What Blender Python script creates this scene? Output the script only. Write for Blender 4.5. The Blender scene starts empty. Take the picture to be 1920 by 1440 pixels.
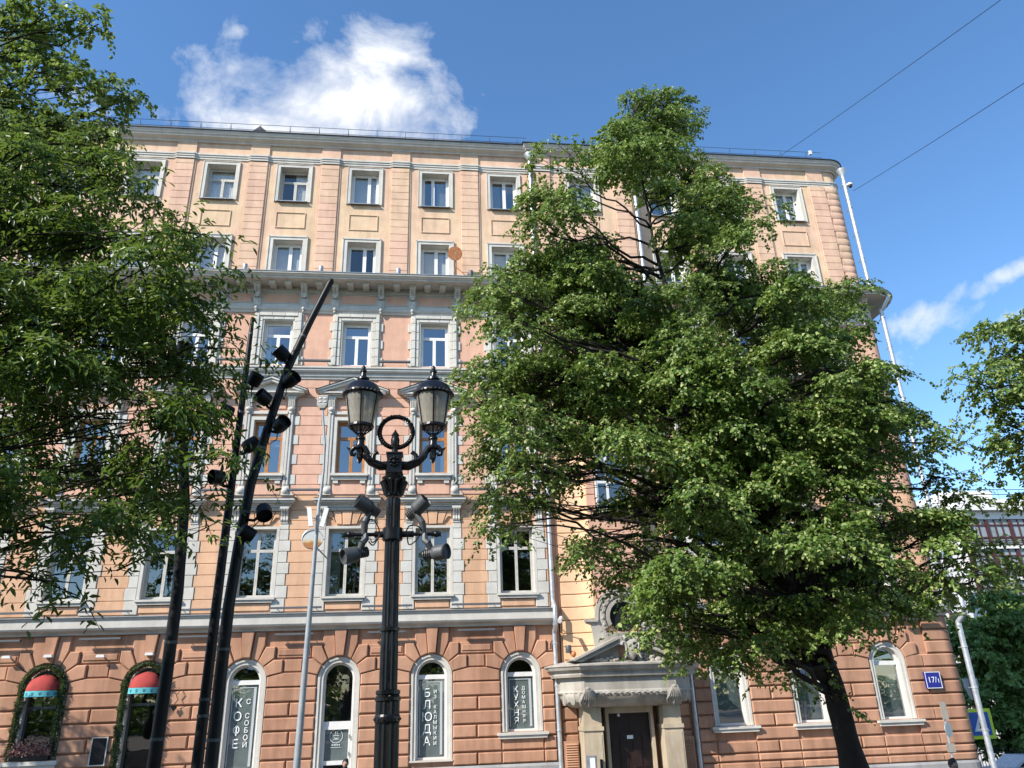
import bpy, math, random
import numpy as np
from mathutils import Vector, Matrix

random.seed(7)
rng = np.random.default_rng(11)
R = math.radians
scene = bpy.context.scene
COL = scene.collection

# ------------------------------------------------------------------ camera
CAM_R = Vector((0.99342697, -0.10984351, -0.03220652))
CAM_U = Vector((-0.01274011, -0.38571145, 0.9225315))
CAM_F = Vector((0.11375652, 0.91605736, 0.38457558))
FPX = 1423.386
CZ = 3.0
cam_data = bpy.data.cameras.new("camera")
cam = bpy.data.objects.new("camera", cam_data)
COL.objects.link(cam)
cam_data.sensor_fit = 'HORIZONTAL'
cam_data.sensor_width = 36.0
cam_data.lens = 36.0 * FPX / 1920.0
cam_data.clip_start = 0.05
cam_data.clip_end = 2000
m = Matrix((CAM_R, CAM_U, -CAM_F)).transposed().to_4x4()
cam.matrix_world = Matrix.Translation((0, 0, CZ)) @ m
scene.camera = cam

# ------------------------------------------------------------------ light
SUN_DIR = Vector((1.5, 1.0, -1.4)).normalized()
SUN_EL = math.asin(-SUN_DIR.z)
SUN_AZ = math.atan2(-SUN_DIR.x, -SUN_DIR.y) % (2 * math.pi)
sun_data = bpy.data.lights.new("sun", 'SUN')
sun_data.energy = 5.0
sun_data.angle = R(0.53)
sun_data.color = (1.0, 0.93, 0.83)
sun = bpy.data.objects.new("sun", sun_data)
sun.rotation_euler = SUN_DIR.to_track_quat('-Z', 'Y').to_euler()
sun.location = (-30, -20, 40)
COL.objects.link(sun)

def pix_dir(u, v):
    return (CAM_F + CAM_R * ((u - 960) / FPX) + CAM_U * ((720 - v) / FPX)).normalized()

world = bpy.data.worlds.new("World")
scene.world = world
world.use_nodes = True
wt = world.node_tree
wn, wl = wt.nodes, wt.links
bg = wn["Background"]
bg.inputs[1].default_value = 0.15
sky = wn.new('ShaderNodeTexSky')
sky.sky_type = 'NISHITA'
sky.sun_disc = False
sky.sun_elevation = SUN_EL
sky.sun_rotation = SUN_AZ
sky.altitude = 150
sky.air_density = 1.0
sky.dust_density = 0.25
sky.ozone_density = 2.6

def wnode(t, **k):
    n = wn.new(t)
    for a, b in k.items():
        setattr(n, a, b)
    return n

def wmath(op, a, b=None, clamp=False):
    n = wnode('ShaderNodeMath', operation=op, use_clamp=clamp)
    for i, x in enumerate((a, b)):
        if x is None:
            continue
        if isinstance(x, (int, float)):
            n.inputs[i].default_value = x
        else:
            wl.new(x, n.inputs[i])
    return n.outputs[0]

tc = wnode('ShaderNodeTexCoord')
DIRV = tc.outputs['Generated']
def wdot(vec):
    n = wnode('ShaderNodeVectorMath', operation='DOT_PRODUCT')
    wl.new(DIRV, n.inputs[0]); n.inputs[1].default_value = vec
    return n.outputs['Value']
def wnoise(scale, detail, rough, off):
    mp = wnode('ShaderNodeMapping'); mp.inputs['Location'].default_value = off
    wl.new(DIRV, mp.inputs[0])
    n = wnode('ShaderNodeTexNoise'); n.inputs['Scale'].default_value = scale
    n.inputs['Detail'].default_value = detail; n.inputs['Roughness'].default_value = rough
    n.inputs['Distortion'].default_value = 0.45
    wl.new(mp.outputs[0], n.inputs['Vector'])
    return n.outputs['Fac']
cl_noise = wnoise(8.5, 12, 0.60, (3.1, 1.7, 0.4))
cl_fine = wnoise(16.0, 6, 0.62, (0.3, 4.1, 2.0))
# cloud banks: a fair-weather sky with scattered cumulus, (u, v, half width, half height, tilt) of the ones in view
banks = [(650, 180, 260, 120, -0.15, 1.0), (720, 95, 140, 80, -0.25, .95), (440, 165, 240, 110, -0.25, 0.80), (330, 130, 190, 90, -.5, .58), (450, 62, 50, 22, -.3, .62),
         (560, 60, 110, 50, -.3, .74), (800, 225, 110, 80, -.3, .72), (520, 240, 340, 70, 0.05, .9),
         (1740, 598, 130, 42, -0.35, 0.86), (1815, 548, 90, 36, -0.55, .72), (1870, 520, 75, 20, -0.40, 0.7), (1890, 605, 60, 34, -0.3, 0.7), (1680, 690, 50, 40, 0.2, 0.6)]
blob = None
for (u, v, hw, hh, tilt, amp) in banks:
    c = pix_dir(u, v)
    ct, st = math.cos(tilt), math.sin(tilt)
    ax = (pix_dir(u + 50 * ct, v + 50 * st) - c).normalized()
    ay = (pix_dir(u - 50 * st, v + 50 * ct) - c).normalized()
    # angular half sizes
    rw = (pix_dir(u + hw * ct, v + hw * st) - c).length
    rh = (pix_dir(u - hh * st, v + hh * ct) - c).length
    a = wmath('DIVIDE', wmath('SUBTRACT', wdot(ax), ax.dot(c)), rw)
    b = wmath('DIVIDE', wmath('SUBTRACT', wdot(ay), ay.dot(c)), rh)
    d2 = wmath('ADD', wmath('MULTIPLY', a, a), wmath('MULTIPLY', b, b))
    front = wmath('GREATER_THAN', wdot(c), 0.3)
    g = wmath('MULTIPLY', wmath('MULTIPLY', wmath('POWER', 2.718, wmath('MULTIPLY', d2, -1.0)), amp), front)
    blob = g if blob is None else wmath('MAXIMUM', blob, g)
# the rest of the sky carries similar scattered clouds
scat = wnoise(1.9, 3, 0.5, (7.3, 2.2, 5.0))
away = wmath('LESS_THAN', wdot(CAM_F), 0.62)
scat = wmath('MULTIPLY', wmath('MULTIPLY', wmath('SUBTRACT', scat, 0.47, True), 5.0, True), away)
blob = wmath('MAXIMUM', blob, wmath('MULTIPLY', scat, 0.85))
dens = wmath('SUBTRACT', wmath('ADD', blob, wmath('MULTIPLY', wmath('SUBTRACT', cl_noise, 0.5), 2.3)), 0.50)
dens = wmath('ADD', dens, wmath('MULTIPLY', wmath('SUBTRACT', cl_fine, 0.5), 0.7))
dens = wmath('MULTIPLY', dens, 1.5, True)
dens = wmath('MULTIPLY', dens, wmath('MULTIPLY', blob, 6.0, True), True)
dens = wmath('MULTIPLY', dens, 0.93)
shade = wnode('ShaderNodeValToRGB')
shade.color_ramp.elements[0].position = 0.38; shade.color_ramp.elements[0].color = (4.1, 4.4, 4.9, 1)
shade.color_ramp.elements[1].position = 0.60; shade.color_ramp.elements[1].color = (5.5, 5.55, 5.6, 1)
wl.new(cl_noise, shade.inputs[0])
hsv = wnode('ShaderNodeHueSaturation'); hsv.inputs['Saturation'].default_value = 1.16
hsv.inputs['Value'].default_value = 1.2
wl.new(sky.outputs[0], hsv.inputs['Color'])
mixc = wnode('ShaderNodeMix', data_type='RGBA')
wl.new(dens, mixc.inputs['Factor'])
wl.new(hsv.outputs[0], mixc.inputs['A'])
wl.new(shade.outputs[0], mixc.inputs['B'])
wl.new(mixc.outputs['Result'], bg.inputs[0])

scene.view_settings.view_transform = 'Standard'
scene.view_settings.look = 'None'
scene.view_settings.exposure = 0.5
scene.view_settings.gamma = 1.0
scene.view_settings.use_curve_mapping = False
scene.cycles.max_bounces = 6
scene.cycles.diffuse_bounces = 3
scene.cycles.glossy_bounces = 3
scene.cycles.transmission_bounces = 4
scene.cycles.transparent_max_bounces = 8
scene.cycles.caustics_reflective = False
scene.cycles.caustics_refractive = False
scene.cycles.use_denoising = True

def AT(u, v, Y):
    d = CAM_F + CAM_R * ((u - 960) / FPX) + CAM_U * ((720 - v) / FPX)
    d = d * (Y / d.y)
    return Vector((d.x, d.y, d.z + CZ))

# ------------------------------------------------------------------ materials
def srgb(r, g, b):
    f = lambda c: (c / 255 / 12.92) if c / 255 <= 0.04045 else ((c / 255 + 0.055) / 1.055) ** 2.4
    return (f(r), f(g), f(b))

class NT:
    def __init__(s, name):
        s.m = bpy.data.materials.new(name); s.m.use_nodes = True
        s.t = s.m.node_tree; s.n = s.t.nodes; s.l = s.t.links
        s.b = s.n['Principled BSDF']; s.out = s.n['Material Output']
    def node(s, t, **k):
        n = s.n.new(t)
        for a, b in k.items():
            setattr(n, a, b)
        return n
    def link(s, a, b): s.l.new(a, b)
    def math(s, op, a, b=None, clamp=False):
        n = s.node('ShaderNodeMath', operation=op, use_clamp=clamp)
        for i, x in enumerate((a, b)):
            if x is None: continue
            if isinstance(x, (int, float)): n.inputs[i].default_value = x
            else: s.link(x, n.inputs[i])
        return n.outputs[0]
    def pos(s, scale=(1, 1, 1)):
        g = s.node('ShaderNodeNewGeometry')
        mp = s.node('ShaderNodeMapping'); mp.inputs['Scale'].default_value = scale
        s.link(g.outputs['Position'], mp.inputs[0])
        return mp.outputs[0]
    def noise(s, vec, scale, detail=4, rough=.55):
        n = s.node('ShaderNodeTexNoise'); n.inputs['Scale'].default_value = scale
        n.inputs['Detail'].default_value = detail; n.inputs['Roughness'].default_value = rough
        s.link(vec, n.inputs['Vector']); return n.outputs['Fac']
    def ramp(s, fac, stops):
        r = s.node('ShaderNodeValToRGB'); e = r.color_ramp.elements
        while len(e) < len(stops): e.new(0.5)
        for i, (p, c) in enumerate(stops):
            e[i].position = p; e[i].color = (*c, 1)
        s.link(fac, r.inputs[0]); return r.outputs[0]
    def mix(s, fac, a, b, blend='MIX'):
        n = s.node('ShaderNodeMix', data_type='RGBA', blend_type=blend)
        for key, x in (('Factor', fac), ('A', a), ('B', b)):
            if isinstance(x, (int, float)): n.inputs[key].default_value = x
            elif isinstance(x, tuple): n.inputs[key].default_value = (*x, 1)
            else: s.link(x, n.inputs[key])
        return n.outputs['Result']
    def bump(s, h, strength, dist=.01):
        b = s.node('ShaderNodeBump'); b.inputs['Strength'].default_value = strength
        b.inputs['Distance'].default_value = dist
        s.link(h, b.inputs['Height']); s.link(b.outputs[0], s.b.inputs['Normal'])

def sc3(c, k): return tuple(min(.95, x * k) for x in c)

def plaster(name, c1, c2=None, patch=.22, grime=.25, rough=.85, bump=.25, isl=.0):
    """Painted render: faded and re-painted patches, faint vertical rain streaks, fine grain."""
    t = NT(name)
    c2 = c2 or sc3(c1, .9)
    p = t.pos()
    a = t.noise(p, patch, 3, .6)
    col = t.ramp(a, [(.40, c1), (.60, c2)])
    f = t.noise(p, 2.3, 6, .65)
    k = t.ramp(f, [(.3, (.86, .85, .84)), (.72, (1.06, 1.06, 1.06))])
    col = t.mix(1.0, col, k, 'MULTIPLY')
    st = t.noise(t.pos((2.0, 2.0, .25)), 1.1, 4, .6)
    stc = t.ramp(st, [(.38, (.52, .49, .46)), (.55, (1, 1, 1))])
    col = t.mix(grime, col, t.mix(1.0, col, stc, 'MULTIPLY'))
    if isl:
        g = t.node('ShaderNodeObjectInfo')
        v = t.ramp(g.outputs['Random'], [(0, (1 - isl,) * 3), (1, (1 + isl * .5, 1 + isl * .5, 1 + isl * .5))])
        col = t.mix(1.0, col, v, 'MULTIPLY')
    t.link(col, t.b.inputs['Base Color'])
    t.b.inputs['Roughness'].default_value = rough
    t.b.inputs['Specular IOR Level'].default_value = .25
    h = t.noise(p, 34, 6, .7)
    t.bump(h, bump, .012)
    return t.m

def simple(name, c, rough=.5, metal=0., var=.12, bump=0., scale=6., spec=.5):
    t = NT(name)
    f = t.noise(t.pos(), scale, 5, .6)
    k = t.ramp(f, [(.3, sc3(c, 1 - var)), (.7, sc3(c, 1 + var))])
    t.link(k, t.b.inputs['Base Color'])
    rr = t.math('ADD', t.math('MULTIPLY', f, .25), rough - .12)
    t.link(rr, t.b.inputs['Roughness'])
    t.b.inputs['Metallic'].default_value = metal
    t.b.inputs['Specular IOR Level'].default_value = spec
    if bump:
        t.bump(t.noise(t.pos(), scale * 6, 4, .6), bump, .01)
    return t.m

def glass_mat(name, tint=(.6, .66, .66), refl=.20):
    t = NT(name)
    lw = t.node('ShaderNodeLayerWeight'); lw.inputs['Blend'].default_value = .5
    frs = t.math('MULTIPLY', t.math('POWER', lw.outputs['Facing'], 4.0), .8)
    wv = t.noise(t.pos((1, 1, .6)), 1.7, 2, .5)
    bm = t.node('ShaderNodeBump'); bm.inputs['Strength'].default_value = .05; bm.inputs['Distance'].default_value = .05
    t.link(wv, bm.inputs['Height']); 
    gl = t.node('ShaderNodeBsdfGlossy'); gl.inputs['Roughness'].default_value = .015
    gl.inputs['Color'].default_value = (.96, .95, .93, 1)
    t.link(bm.outputs[0], gl.inputs['Normal'])
    tr = t.node('ShaderNodeBsdfTransparent'); tr.inputs['Color'].default_value = (*tint, 1)
    mx = t.node('ShaderNodeMixShader')
    fac = t.math('ADD', frs, refl + .07, True)
    t.link(fac, mx.inputs[0]); t.link(tr.outputs[0], mx.inputs[1]); t.link(gl.outputs[0], mx.inputs[2])
    t.link(mx.outputs[0], t.out.inputs['Surface'])
    return t.m

def leaf_mat(name, c_lo, c_hi, c_pale, pale=.12, trans=(.30, .42, .06), gloss=.42):
    t = NT(name)
    g = t.node('ShaderNodeNewGeometry')
    rnd = g.outputs['Random Per Island']
    col = t.ramp(rnd, [(0, c_lo), (1 - pale - .02, c_hi), (1 - pale, c_pale), (1, c_pale)])
    big = t.ramp(t.noise(t.pos(), .9, 3, .6), [(.32, (.74, .80, .74)), (.68, (1.12, 1.15, 1.05))])
    col = t.mix(1.0, col, big, 'MULTIPLY')
    t.link(col, t.b.inputs['Base Color'])
    t.b.inputs['Roughness'].default_value = gloss
    t.b.inputs['Specular IOR Level'].default_value = .45
    tl = t.node('ShaderNodeBsdfTranslucent')
    tcol = t.mix(.5, col, (*trans,))
    t.link(tcol, tl.inputs['Color'])
    mx = t.node('ShaderNodeMixShader'); mx.inputs[0].default_value = .36
    t.link(t.b.outputs[0], mx.inputs[1]); t.link(tl.outputs[0], mx.inputs[2])
    t.link(mx.outputs[0], t.out.inputs['Surface'])
    return t.m

M = {}
M['peach_top'] = plaster('peach_plaster', (.715, .525, .345), (.715, .485, .35), .30, .3)
M['peach_block'] = plaster('peach_plaster_blocks', (.715, .505, .345), (.71, .465, .345), .33, .25, isl=.05)
M['pink'] = plaster('pink_plaster', (.715, .435, .315), (.70, .42, .30), .25, .2)
M['pink_block'] = plaster('pink_plaster_blocks', (.715, .435, .315), (.70, .415, .295), .25, .2, isl=.05)
M['orange'] = plaster('orange_peach_plaster', (.72, .45, .28), (.70, .425, .27), .25, .28, isl=.05)
M['yellow'] = plaster('yellow_ochre_plaster', (.76, .525, .31), (.75, .50, .31), .25, .15, isl=.04)
M['terra'] = plaster('terracotta_plaster', (.54, .305, .195), (.49, .265, .17), .55, .5, isl=.12)
M['trim'] = plaster('pale_grey_stucco', (.63, .605, .54), (.59, .57, .52), .4, .16)
M['trim_b'] = plaster('pale_grey_stucco_blocks', (.64, .615, .55), (.60, .585, .53), .4, .14, isl=.05)
M['stone'] = plaster('weathered_grey_stone', (.46, .43, .375), (.40, .38, .34), .7, .5, bump=.5)
M['plinth'] = plaster('granite_plinth', (.36, .36, .355), (.30, .30, .30), 1.2, .3)
M['cream'] = plaster('cream_stucco', (.56, .47, .34), (.50, .42, .31), .6, .45)
M['white_pvc'] = simple('white_window_frame', (.74, .73, .70), .4, var=.05)
M['old_wood'] = simple('weathered_cream_wood', (.50, .48, .43), .65, var=.15)
M['wood'] = simple('orange_varnished_wood', (.40, .17, .045), .4, var=.2, scale=12)
M['glass'] = glass_mat('window_glass', (.5, .56, .57))
M['glass_clear'] = glass_mat('clear_window_glass', (.93, .95, .95), .06)
M['glass_dark'] = glass_mat('tinted_glass', (.38, .43, .43), .10)
M['interior'] = simple('dim_room_paint', (.13, .125, .12), .9, var=.2, scale=1.2)
M['film'] = simple('grey_window_film', (.17, .205, .20), .5, var=.15, scale=3)
M['bar'] = simple('grey_painted_bar', (.10, .11, .12), .6, var=.1)
M['curtain'] = simple('pale_net_curtain', (.62, .62, .60), .9, var=.12, scale=9)
M['blind'] = simple('grey_roller_blind', (.42, .45, .47), .8, var=.06, scale=2)
M['iron'] = simple('black_cast_iron', (.006, .006, .0065), .30, .0, .3, .15, 14, .42)
M['blackpaint'] = simple('black_painted_steel', (.006, .006, .007), .45, .0, .3, .0, 10, .28)
M['darkgrey'] = simple('dark_grey_aluminium', (.085, .092, .098), .5, .2, .2)
M['zinc'] = simple('galvanised_zinc', (.50, .53, .56), .42, .55, .18, .1, 5)
M['pole_grey'] = simple('light_grey_paint', (.30, .33, .345), .5, .1, .12)
M['roof'] = simple('dark_sheet_roof', (.05, .055, .06), .5, .3, .2)
M['greymetal'] = simple('grey_sheet_metal', (.33, .35, .37), .45, .4, .15)
M['rust'] = simple('copper_brown_paint', (.55, .21, .075), .5, .1, .25, .0, 10)
M['red_fabric'] = simple('red_awning_fabric', (.36, .045, .038), .85, var=.22, scale=5)
M['cyan_fabric'] = simple('turquoise_fabric', (.10, .42, .46), .8, var=.1)
M['print_dark'] = simple('dark_print', (.02, .06, .09), .8)
M['etched_print'] = simple('frosted_vinyl_lettering', (.88, .90, .90), .6, var=.04)
M['far_pane'] = simple('far_window_glass', (.26, .30, .31), .15, 0, .25, 0, .7)
M['white_print'] = simple('white_vinyl_lettering', (.80, .84, .84), .6, var=.04)
M['green_print'] = simple('green_vinyl', (.03, .40, .02), .6, var=.06)
M['blue_sign'] = simple('blue_enamel', (.012, .018, .23), .3, var=.06)
M['sign_blue2'] = simple('road_sign_blue', (.01, .10, .42), .35, var=.06)
M['sign_yellow'] = simple('fluorescent_yellow_film', (.62, .80, .03), .4, var=.04)
M['sign_white'] = simple('sign_white_film', (.80, .82, .82), .4, var=.04)
M['asphalt'] = simple('asphalt', (.05, .05, .052), .9, 0, .25, .5, 3)
M['paving'] = simple('pavement_granite', (.27, .26, .25), .85, 0, .15, .3, 2)
M['gravel'] = simple('boulevard_gravel', (.15, .13, .105), .95, 0, .2, .5, 4)
M['bark'] = simple('dark_fissured_bark', (.018, .0145, .012), .95, 0, .4, 1.0, 9)
M['leaf_linden'] = leaf_mat('linden_leaf', (.058, .12, .026), (.172, .262, .054), (.38, .43, .17), .26)
M['leaf_ash'] = leaf_mat('ash_leaf', (.04, .092, .018), (.10, .175, .032), (.18, .26, .055), .12, gloss=.36)
M['leaf_far'] = leaf_mat('far_leaf', (.11, .20, .06), (.22, .34, .095), (.30, .40, .13), .15)
M['garland'] = leaf_mat('artificial_fir', (.014, .034, .02), (.035, .07, .034), (.10, .12, .10), .07)
M['flower'] = leaf_mat('dried_pink_flowers', (.26, .10, .10), (.46, .24, .22), (.60, .42, .40), .2, trans=(.4, .2, .2))
M['lantern_glass'] = None
def lantern_glass():
    t = NT('smoked_lantern_acrylic')
    t.b.inputs['Base Color'].default_value = (.55, .52, .45, 1)
    t.b.inputs['Roughness'].default_value = .10
    tl = t.node('ShaderNodeBsdfTranslucent'); tl.inputs['Color'].default_value = (.85, .80, .68, 1)
    tp = t.node('ShaderNodeBsdfTransparent'); tp.inputs['Color'].default_value = (.75, .71, .62, 1)
    m1 = t.node('ShaderNodeMixShader'); m1.inputs[0].default_value = .45
    t.link(t.b.outputs[0], m1.inputs[1]); t.link(tl.outputs[0], m1.inputs[2])
    mx = t.node('ShaderNodeMixShader')
    f = t.noise(t.pos((30, 30, 1.2)), 2.0, 3, .5)
    fac = t.ramp(f, [(.35, (.62,) * 3), (.65, (.8,) * 3)])
    t.link(fac, mx.inputs[0])
    t.link(tp.outputs[0], mx.inputs[1]); t.link(m1.outputs[0], mx.inputs[2])
    t.link(mx.outputs[0], t.out.inputs['Surface'])
    return t.m
M['lantern_glass'] = lantern_glass()
M['skin'] = simple('skin', (.45, .27, .19), .6, var=.05)
M['hair'] = simple('dark_hair', (.02, .014, .01), .6, var=.2)
M['cloth_dark'] = simple('dark_jacket', (.03, .03, .04), .9, var=.2)
M['cloth_white'] = simple('white_shirt', (.7, .7, .7), .9, var=.05)
M['carwhite'] = simple('white_car_paint', (.66, .67, .68), .25, 0, .03)
M['carglass'] = simple('car_glass', (.02, .022, .025), .08, 0, .1)
M['tyre'] = simple('tyre_rubber', (.02, .02, .02), .8)
M['door_brown'] = simple('dark_brown_door', (.022, .011, .009), .45, var=.2)
M['maroon'] = simple('maroon_frames', (.07, .02, .022), .5, var=.1)
M['farwhite'] = simple('white_render', (.72, .71, .68), .8, var=.05)
M['fargreen'] = glass_mat('far_glass', (.35, .42, .42), .12)
def rusty():
    t = NT('rusty_zinc_disc')
    g = t.node('ShaderNodeNewGeometry')
    sx = t.node('ShaderNodeSeparateXYZ'); t.link(g.outputs['Position'], sx.inputs[0])
    n = t.noise(t.pos(), 7, 5, .65)
    v = t.math('ADD', t.math('MULTIPLY', t.math('SUBTRACT', 7.2, sx.outputs['Z']), 2.4), t.math('MULTIPLY', n, .55))
    col = t.ramp(v, [(.62, (.46, .48, .47)), (.78, (.50, .40, .22)), (.95, (.33, .14, .04))])
    t.link(col, t.b.inputs['Base Color']); t.b.inputs['Roughness'].default_value = .55; t.b.inputs['Metallic'].default_value = .2
    return t.m
M['rusty'] = rusty()

# ------------------------------------------------------------------ mesh helpers
class MB:
    def __init__(s): s.v, s.f = [], []
    def add(s, vs, fs):
        o = len(s.v); s.v += [tuple(p) for p in vs]
        s.f += [tuple(i + o for i in f) for f in fs]; return s
    def box(s, x0, x1, y0, y1, z0, z1):
        v = [(x, y, z) for x in (x0, x1) for y in (y0, y1) for z in (z0, z1)]
        return s.add(v, [(0, 1, 3, 2), (4, 6, 7, 5), (0, 4, 5, 1), (2, 3, 7, 6), (0, 2, 6, 4), (1, 5, 7, 3)])
    def prism(s, poly, y0, y1, ch=0.):
        """polygon of (x,z), back at y1, front at y0 (towards the street), optional chamfer"""
        n = len(poly)
        if ch:
            cx = sum(p[0] for p in poly) / n; cz = sum(p[1] for p in poly) / n
            ins = []
            for x, z in poly:
                d = math.hypot(x - cx, z - cz) or 1
                k = max(0, 1 - ch * 1.35 / d)
                ins.append((cx + (x - cx) * k, cz + (z - cz) * k))
            v = [(x, y1, z) for x, z in poly] + [(x, y0 + ch, z) for x, z in poly] + [(x, y0, z) for x, z in ins]
            f = [tuple(range(2 * n, 3 * n))]
            for i in range(n):
                j = (i + 1) % n
                f += [(i, j, n + j, n + i), (n + i, n + j, 2 * n + j, 2 * n + i)]
        else:
            v = [(x, y1, z) for x, z in poly] + [(x, y0, z) for x, z in poly]
            f = [tuple(range(n, 2 * n)), tuple(range(n))[::-1]]
            for i in range(n):
                j = (i + 1) % n
                f.append((i, j, n + j, n + i))
        return s.add(v, f)
    def sweep(s, path, prof, caps=True):
        """path: (x,y) plan points; prof: (outward offset, z). Outward is to the right of travel (street side, -Y when going +X)"""
        n = len(path); k = len(prof); nor = []
        for i in range(n):
            d = []
            if i > 0: d.append((Vector(path[i]) - Vector(path[i - 1])).normalized())
            if i < n - 1: d.append((Vector(path[i + 1]) - Vector(path[i])).normalized())
            ns = [Vector((t.y, -t.x)) for t in d]
            b = sum(ns, Vector((0, 0)))
            b.normalize()
            nor.append(b / max(.35, b.dot(ns[0])))
        v = []
        for (x, y), b in zip(path, nor):
            for o, z in prof: v.append((x + b.x * o, y + b.y * o, z))
        f = [(i * k + j, (i + 1) * k + j, (i + 1) * k + j + 1, i * k + j + 1) for i in range(n - 1) for j in range(k - 1)]
        if caps: f += [tuple(range(k)), tuple(range((n - 1) * k, n * k))[::-1]]
        return s.add(v, f)
    def lathe(s, c, prof, n=16, flute=0., axis=None):
        c = Vector(c); v = []
        for r, z in prof:
            for i in range(n):
                a = 2 * math.pi * i / n
                rr = r * (1 - (flute if i % 2 else 0))
                v.append((rr * math.cos(a), rr * math.sin(a), z))
        k = len(prof)
        f = [(i * n + j, i * n + (j + 1) % n, (i + 1) * n + (j + 1) % n, (i + 1) * n + j) for i in range(k - 1) for j in range(n)]
        f += [tuple(range(n))[::-1], tuple(range((k - 1) * n, k * n))]
        if axis is not None:
            q = Vector(axis).to_track_quat('Z', 'Y')
            v = [q @ Vector(p) for p in v]
        return s.add([c + Vector(p) for p in v], f)
    def tube(s, pts, rad, n=8, caps=True):
        pts = [Vector(p) for p in pts]
        if not hasattr(rad, '__len__'): rad = [rad] * len(pts)
        v = []; prev = None
        for i, p in enumerate(pts):
            a = pts[max(i - 1, 0)]; b = pts[min(i + 1, len(pts) - 1)]
            t = (b - a).normalized()
            if prev is None:
                u = t.cross(Vector((0, 0, 1)))
                if u.length < 1e-3: u = t.cross(Vector((1, 0, 0)))
            else:
                u = prev - t * prev.dot(t)
            u.normalize(); prev = u; w = t.cross(u)
            for j in range(n):
                q = 2 * math.pi * j / n
                v.append(p + (u * math.cos(q) + w * math.sin(q)) * rad[i])
        f = [(i * n + j, i * n + (j + 1) % n, (i + 1) * n + (j + 1) % n, (i + 1) * n + j) for i in range(len(pts) - 1) for j in range(n)]
        if caps: f += [tuple(range(n))[::-1], tuple(range((len(pts) - 1) * n, len(pts) * n))]
        return s.add(v, f)
    def ball(s, c, r, n=10, m=6, sq=(1, 1, 1)):
        prof = [(max(r * math.sin(math.pi * i / m), 1e-4), -r * math.cos(math.pi * i / m)) for i in range(m + 1)]
        o = len(s.v); s.lathe((0, 0, 0), prof, n)
        for i in range(o, len(s.v)):
            x, y, z = s.v[i]; s.v[i] = (c[0] + x * sq[0], c[1] + y * sq[1], c[2] + z * sq[2])
        return s
    def sheet(s, quad): return s.add(quad, [tuple(range(len(quad)))])

WLOC = {}
def setp(o, parent):
    if parent is not None:
        o.parent = parent
        o.matrix_parent_inverse = Matrix.Translation(-WLOC[parent.name])
    WLOC[o.name] = o.location.copy()
    return o

def mesh(name, mb, mat, smooth=None):
    me = bpy.data.meshes.new(name)
    me.from_pydata(mb.v, [], mb.f)
    me.materials.append(M[mat] if isinstance(mat, str) else mat)
    if smooth:
        me.polygons.foreach_set('use_smooth', [True] * len(me.polygons))
        if smooth != True: me.set_sharp_from_angle(angle=R(smooth))
    return me

def part(name, mb, mat, parent=None, smooth=None, label=None):
    o = bpy.data.objects.new(name, mesh(name, mb, mat, smooth)); COL.objects.link(o)
    if label: o['label'] = label
    return setp(o, parent)

def place(name, me, loc, parent=None, mat=None):
    o = bpy.data.objects.new(name, me); COL.objects.link(o); o.location = loc
    return setp(o, parent)

def tag(o, label, cat, group=None):
    o['label'] = label; o['category'] = cat
    if group: o['group'] = group
    return o
def thing(name, label, cat, loc=(0, 0, 0), group=None):
    o = bpy.data.objects.new(name, None); COL.objects.link(o); o.location = loc
    o.empty_display_size = .2
    WLOC[o.name] = o.location.copy()
    return tag(o, label, cat, group)
def struct(name, mb, mat, smooth=None):
    o = part(name, mb, mat, None, smooth); o['kind'] = 'structure'; return o

BLK = {}
def block(name, x0, x1, z0, z1, y, p, c, mat, parent):
    """one chamfered block standing p proud of the wall plane y"""
    key = (round(x1 - x0, 3), round(z1 - z0, 3), p, c, mat)
    if key not in BLK:
        w, h = (x1 - x0) / 2, (z1 - z0) / 2
        b = MB(); b.v = []
        r0 = [(-w, 0, -h), (w, 0, -h), (w, 0, h), (-w, 0, h)]
        r1 = [(a, -p + c, d) for a, _, d in r0]
        r2 = [(a - math.copysign(c, a), -p, d - math.copysign(c, d)) for a, _, d in r0]
        f = [(8, 9, 10, 11)]
        for i in range(4):
            j = (i + 1) % 4
            f += [(i, j, 4 + j, 4 + i), (4 + i, 4 + j, 8 + j, 8 + i)]
        b.add(r0 + r1 + r2, f)
        BLK[key] = mesh(name, b, mat)
    return place(name, BLK[key], ((x0 + x1) / 2, y, (z0 + z1) / 2), parent)

def text(name, s, loc, size, mat, parent, rot=(math.pi / 2, 0, 0), align='CENTER', ext=.002, spacing=1.0):
    cu = bpy.data.curves.new('tmp', 'FONT'); cu.body = s; cu.size = size; cu.align_x = align; cu.align_y = 'CENTER'
    cu.extrude = ext; cu.resolution_u = 3; cu.space_line = spacing
    t = bpy.data.objects.new('tmp', cu); COL.objects.link(t)
    dg = bpy.context.evaluated_depsgraph_get()
    me = bpy.data.meshes.new_from_object(t.evaluated_get(dg)); me.name = name
    bpy.data.objects.remove(t); bpy.data.curves.remove(cu)
    me.materials.clear(); me.materials.append(M[mat])
    e = Matrix.Translation(loc) @ Matrix.Rotation(rot[2], 4, 'Z') @ Matrix.Rotation(rot[0], 4, 'X')
    me.transform(e)
    o = bpy.data.objects.new(name, me); COL.objects.link(o)
    return setp(o, parent)

def ground_z(x, y=0):
    z = .25 - .045 * x
    if x > 19: z -= .05 * (x - 19)
    return max(z, -5.5)

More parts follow.
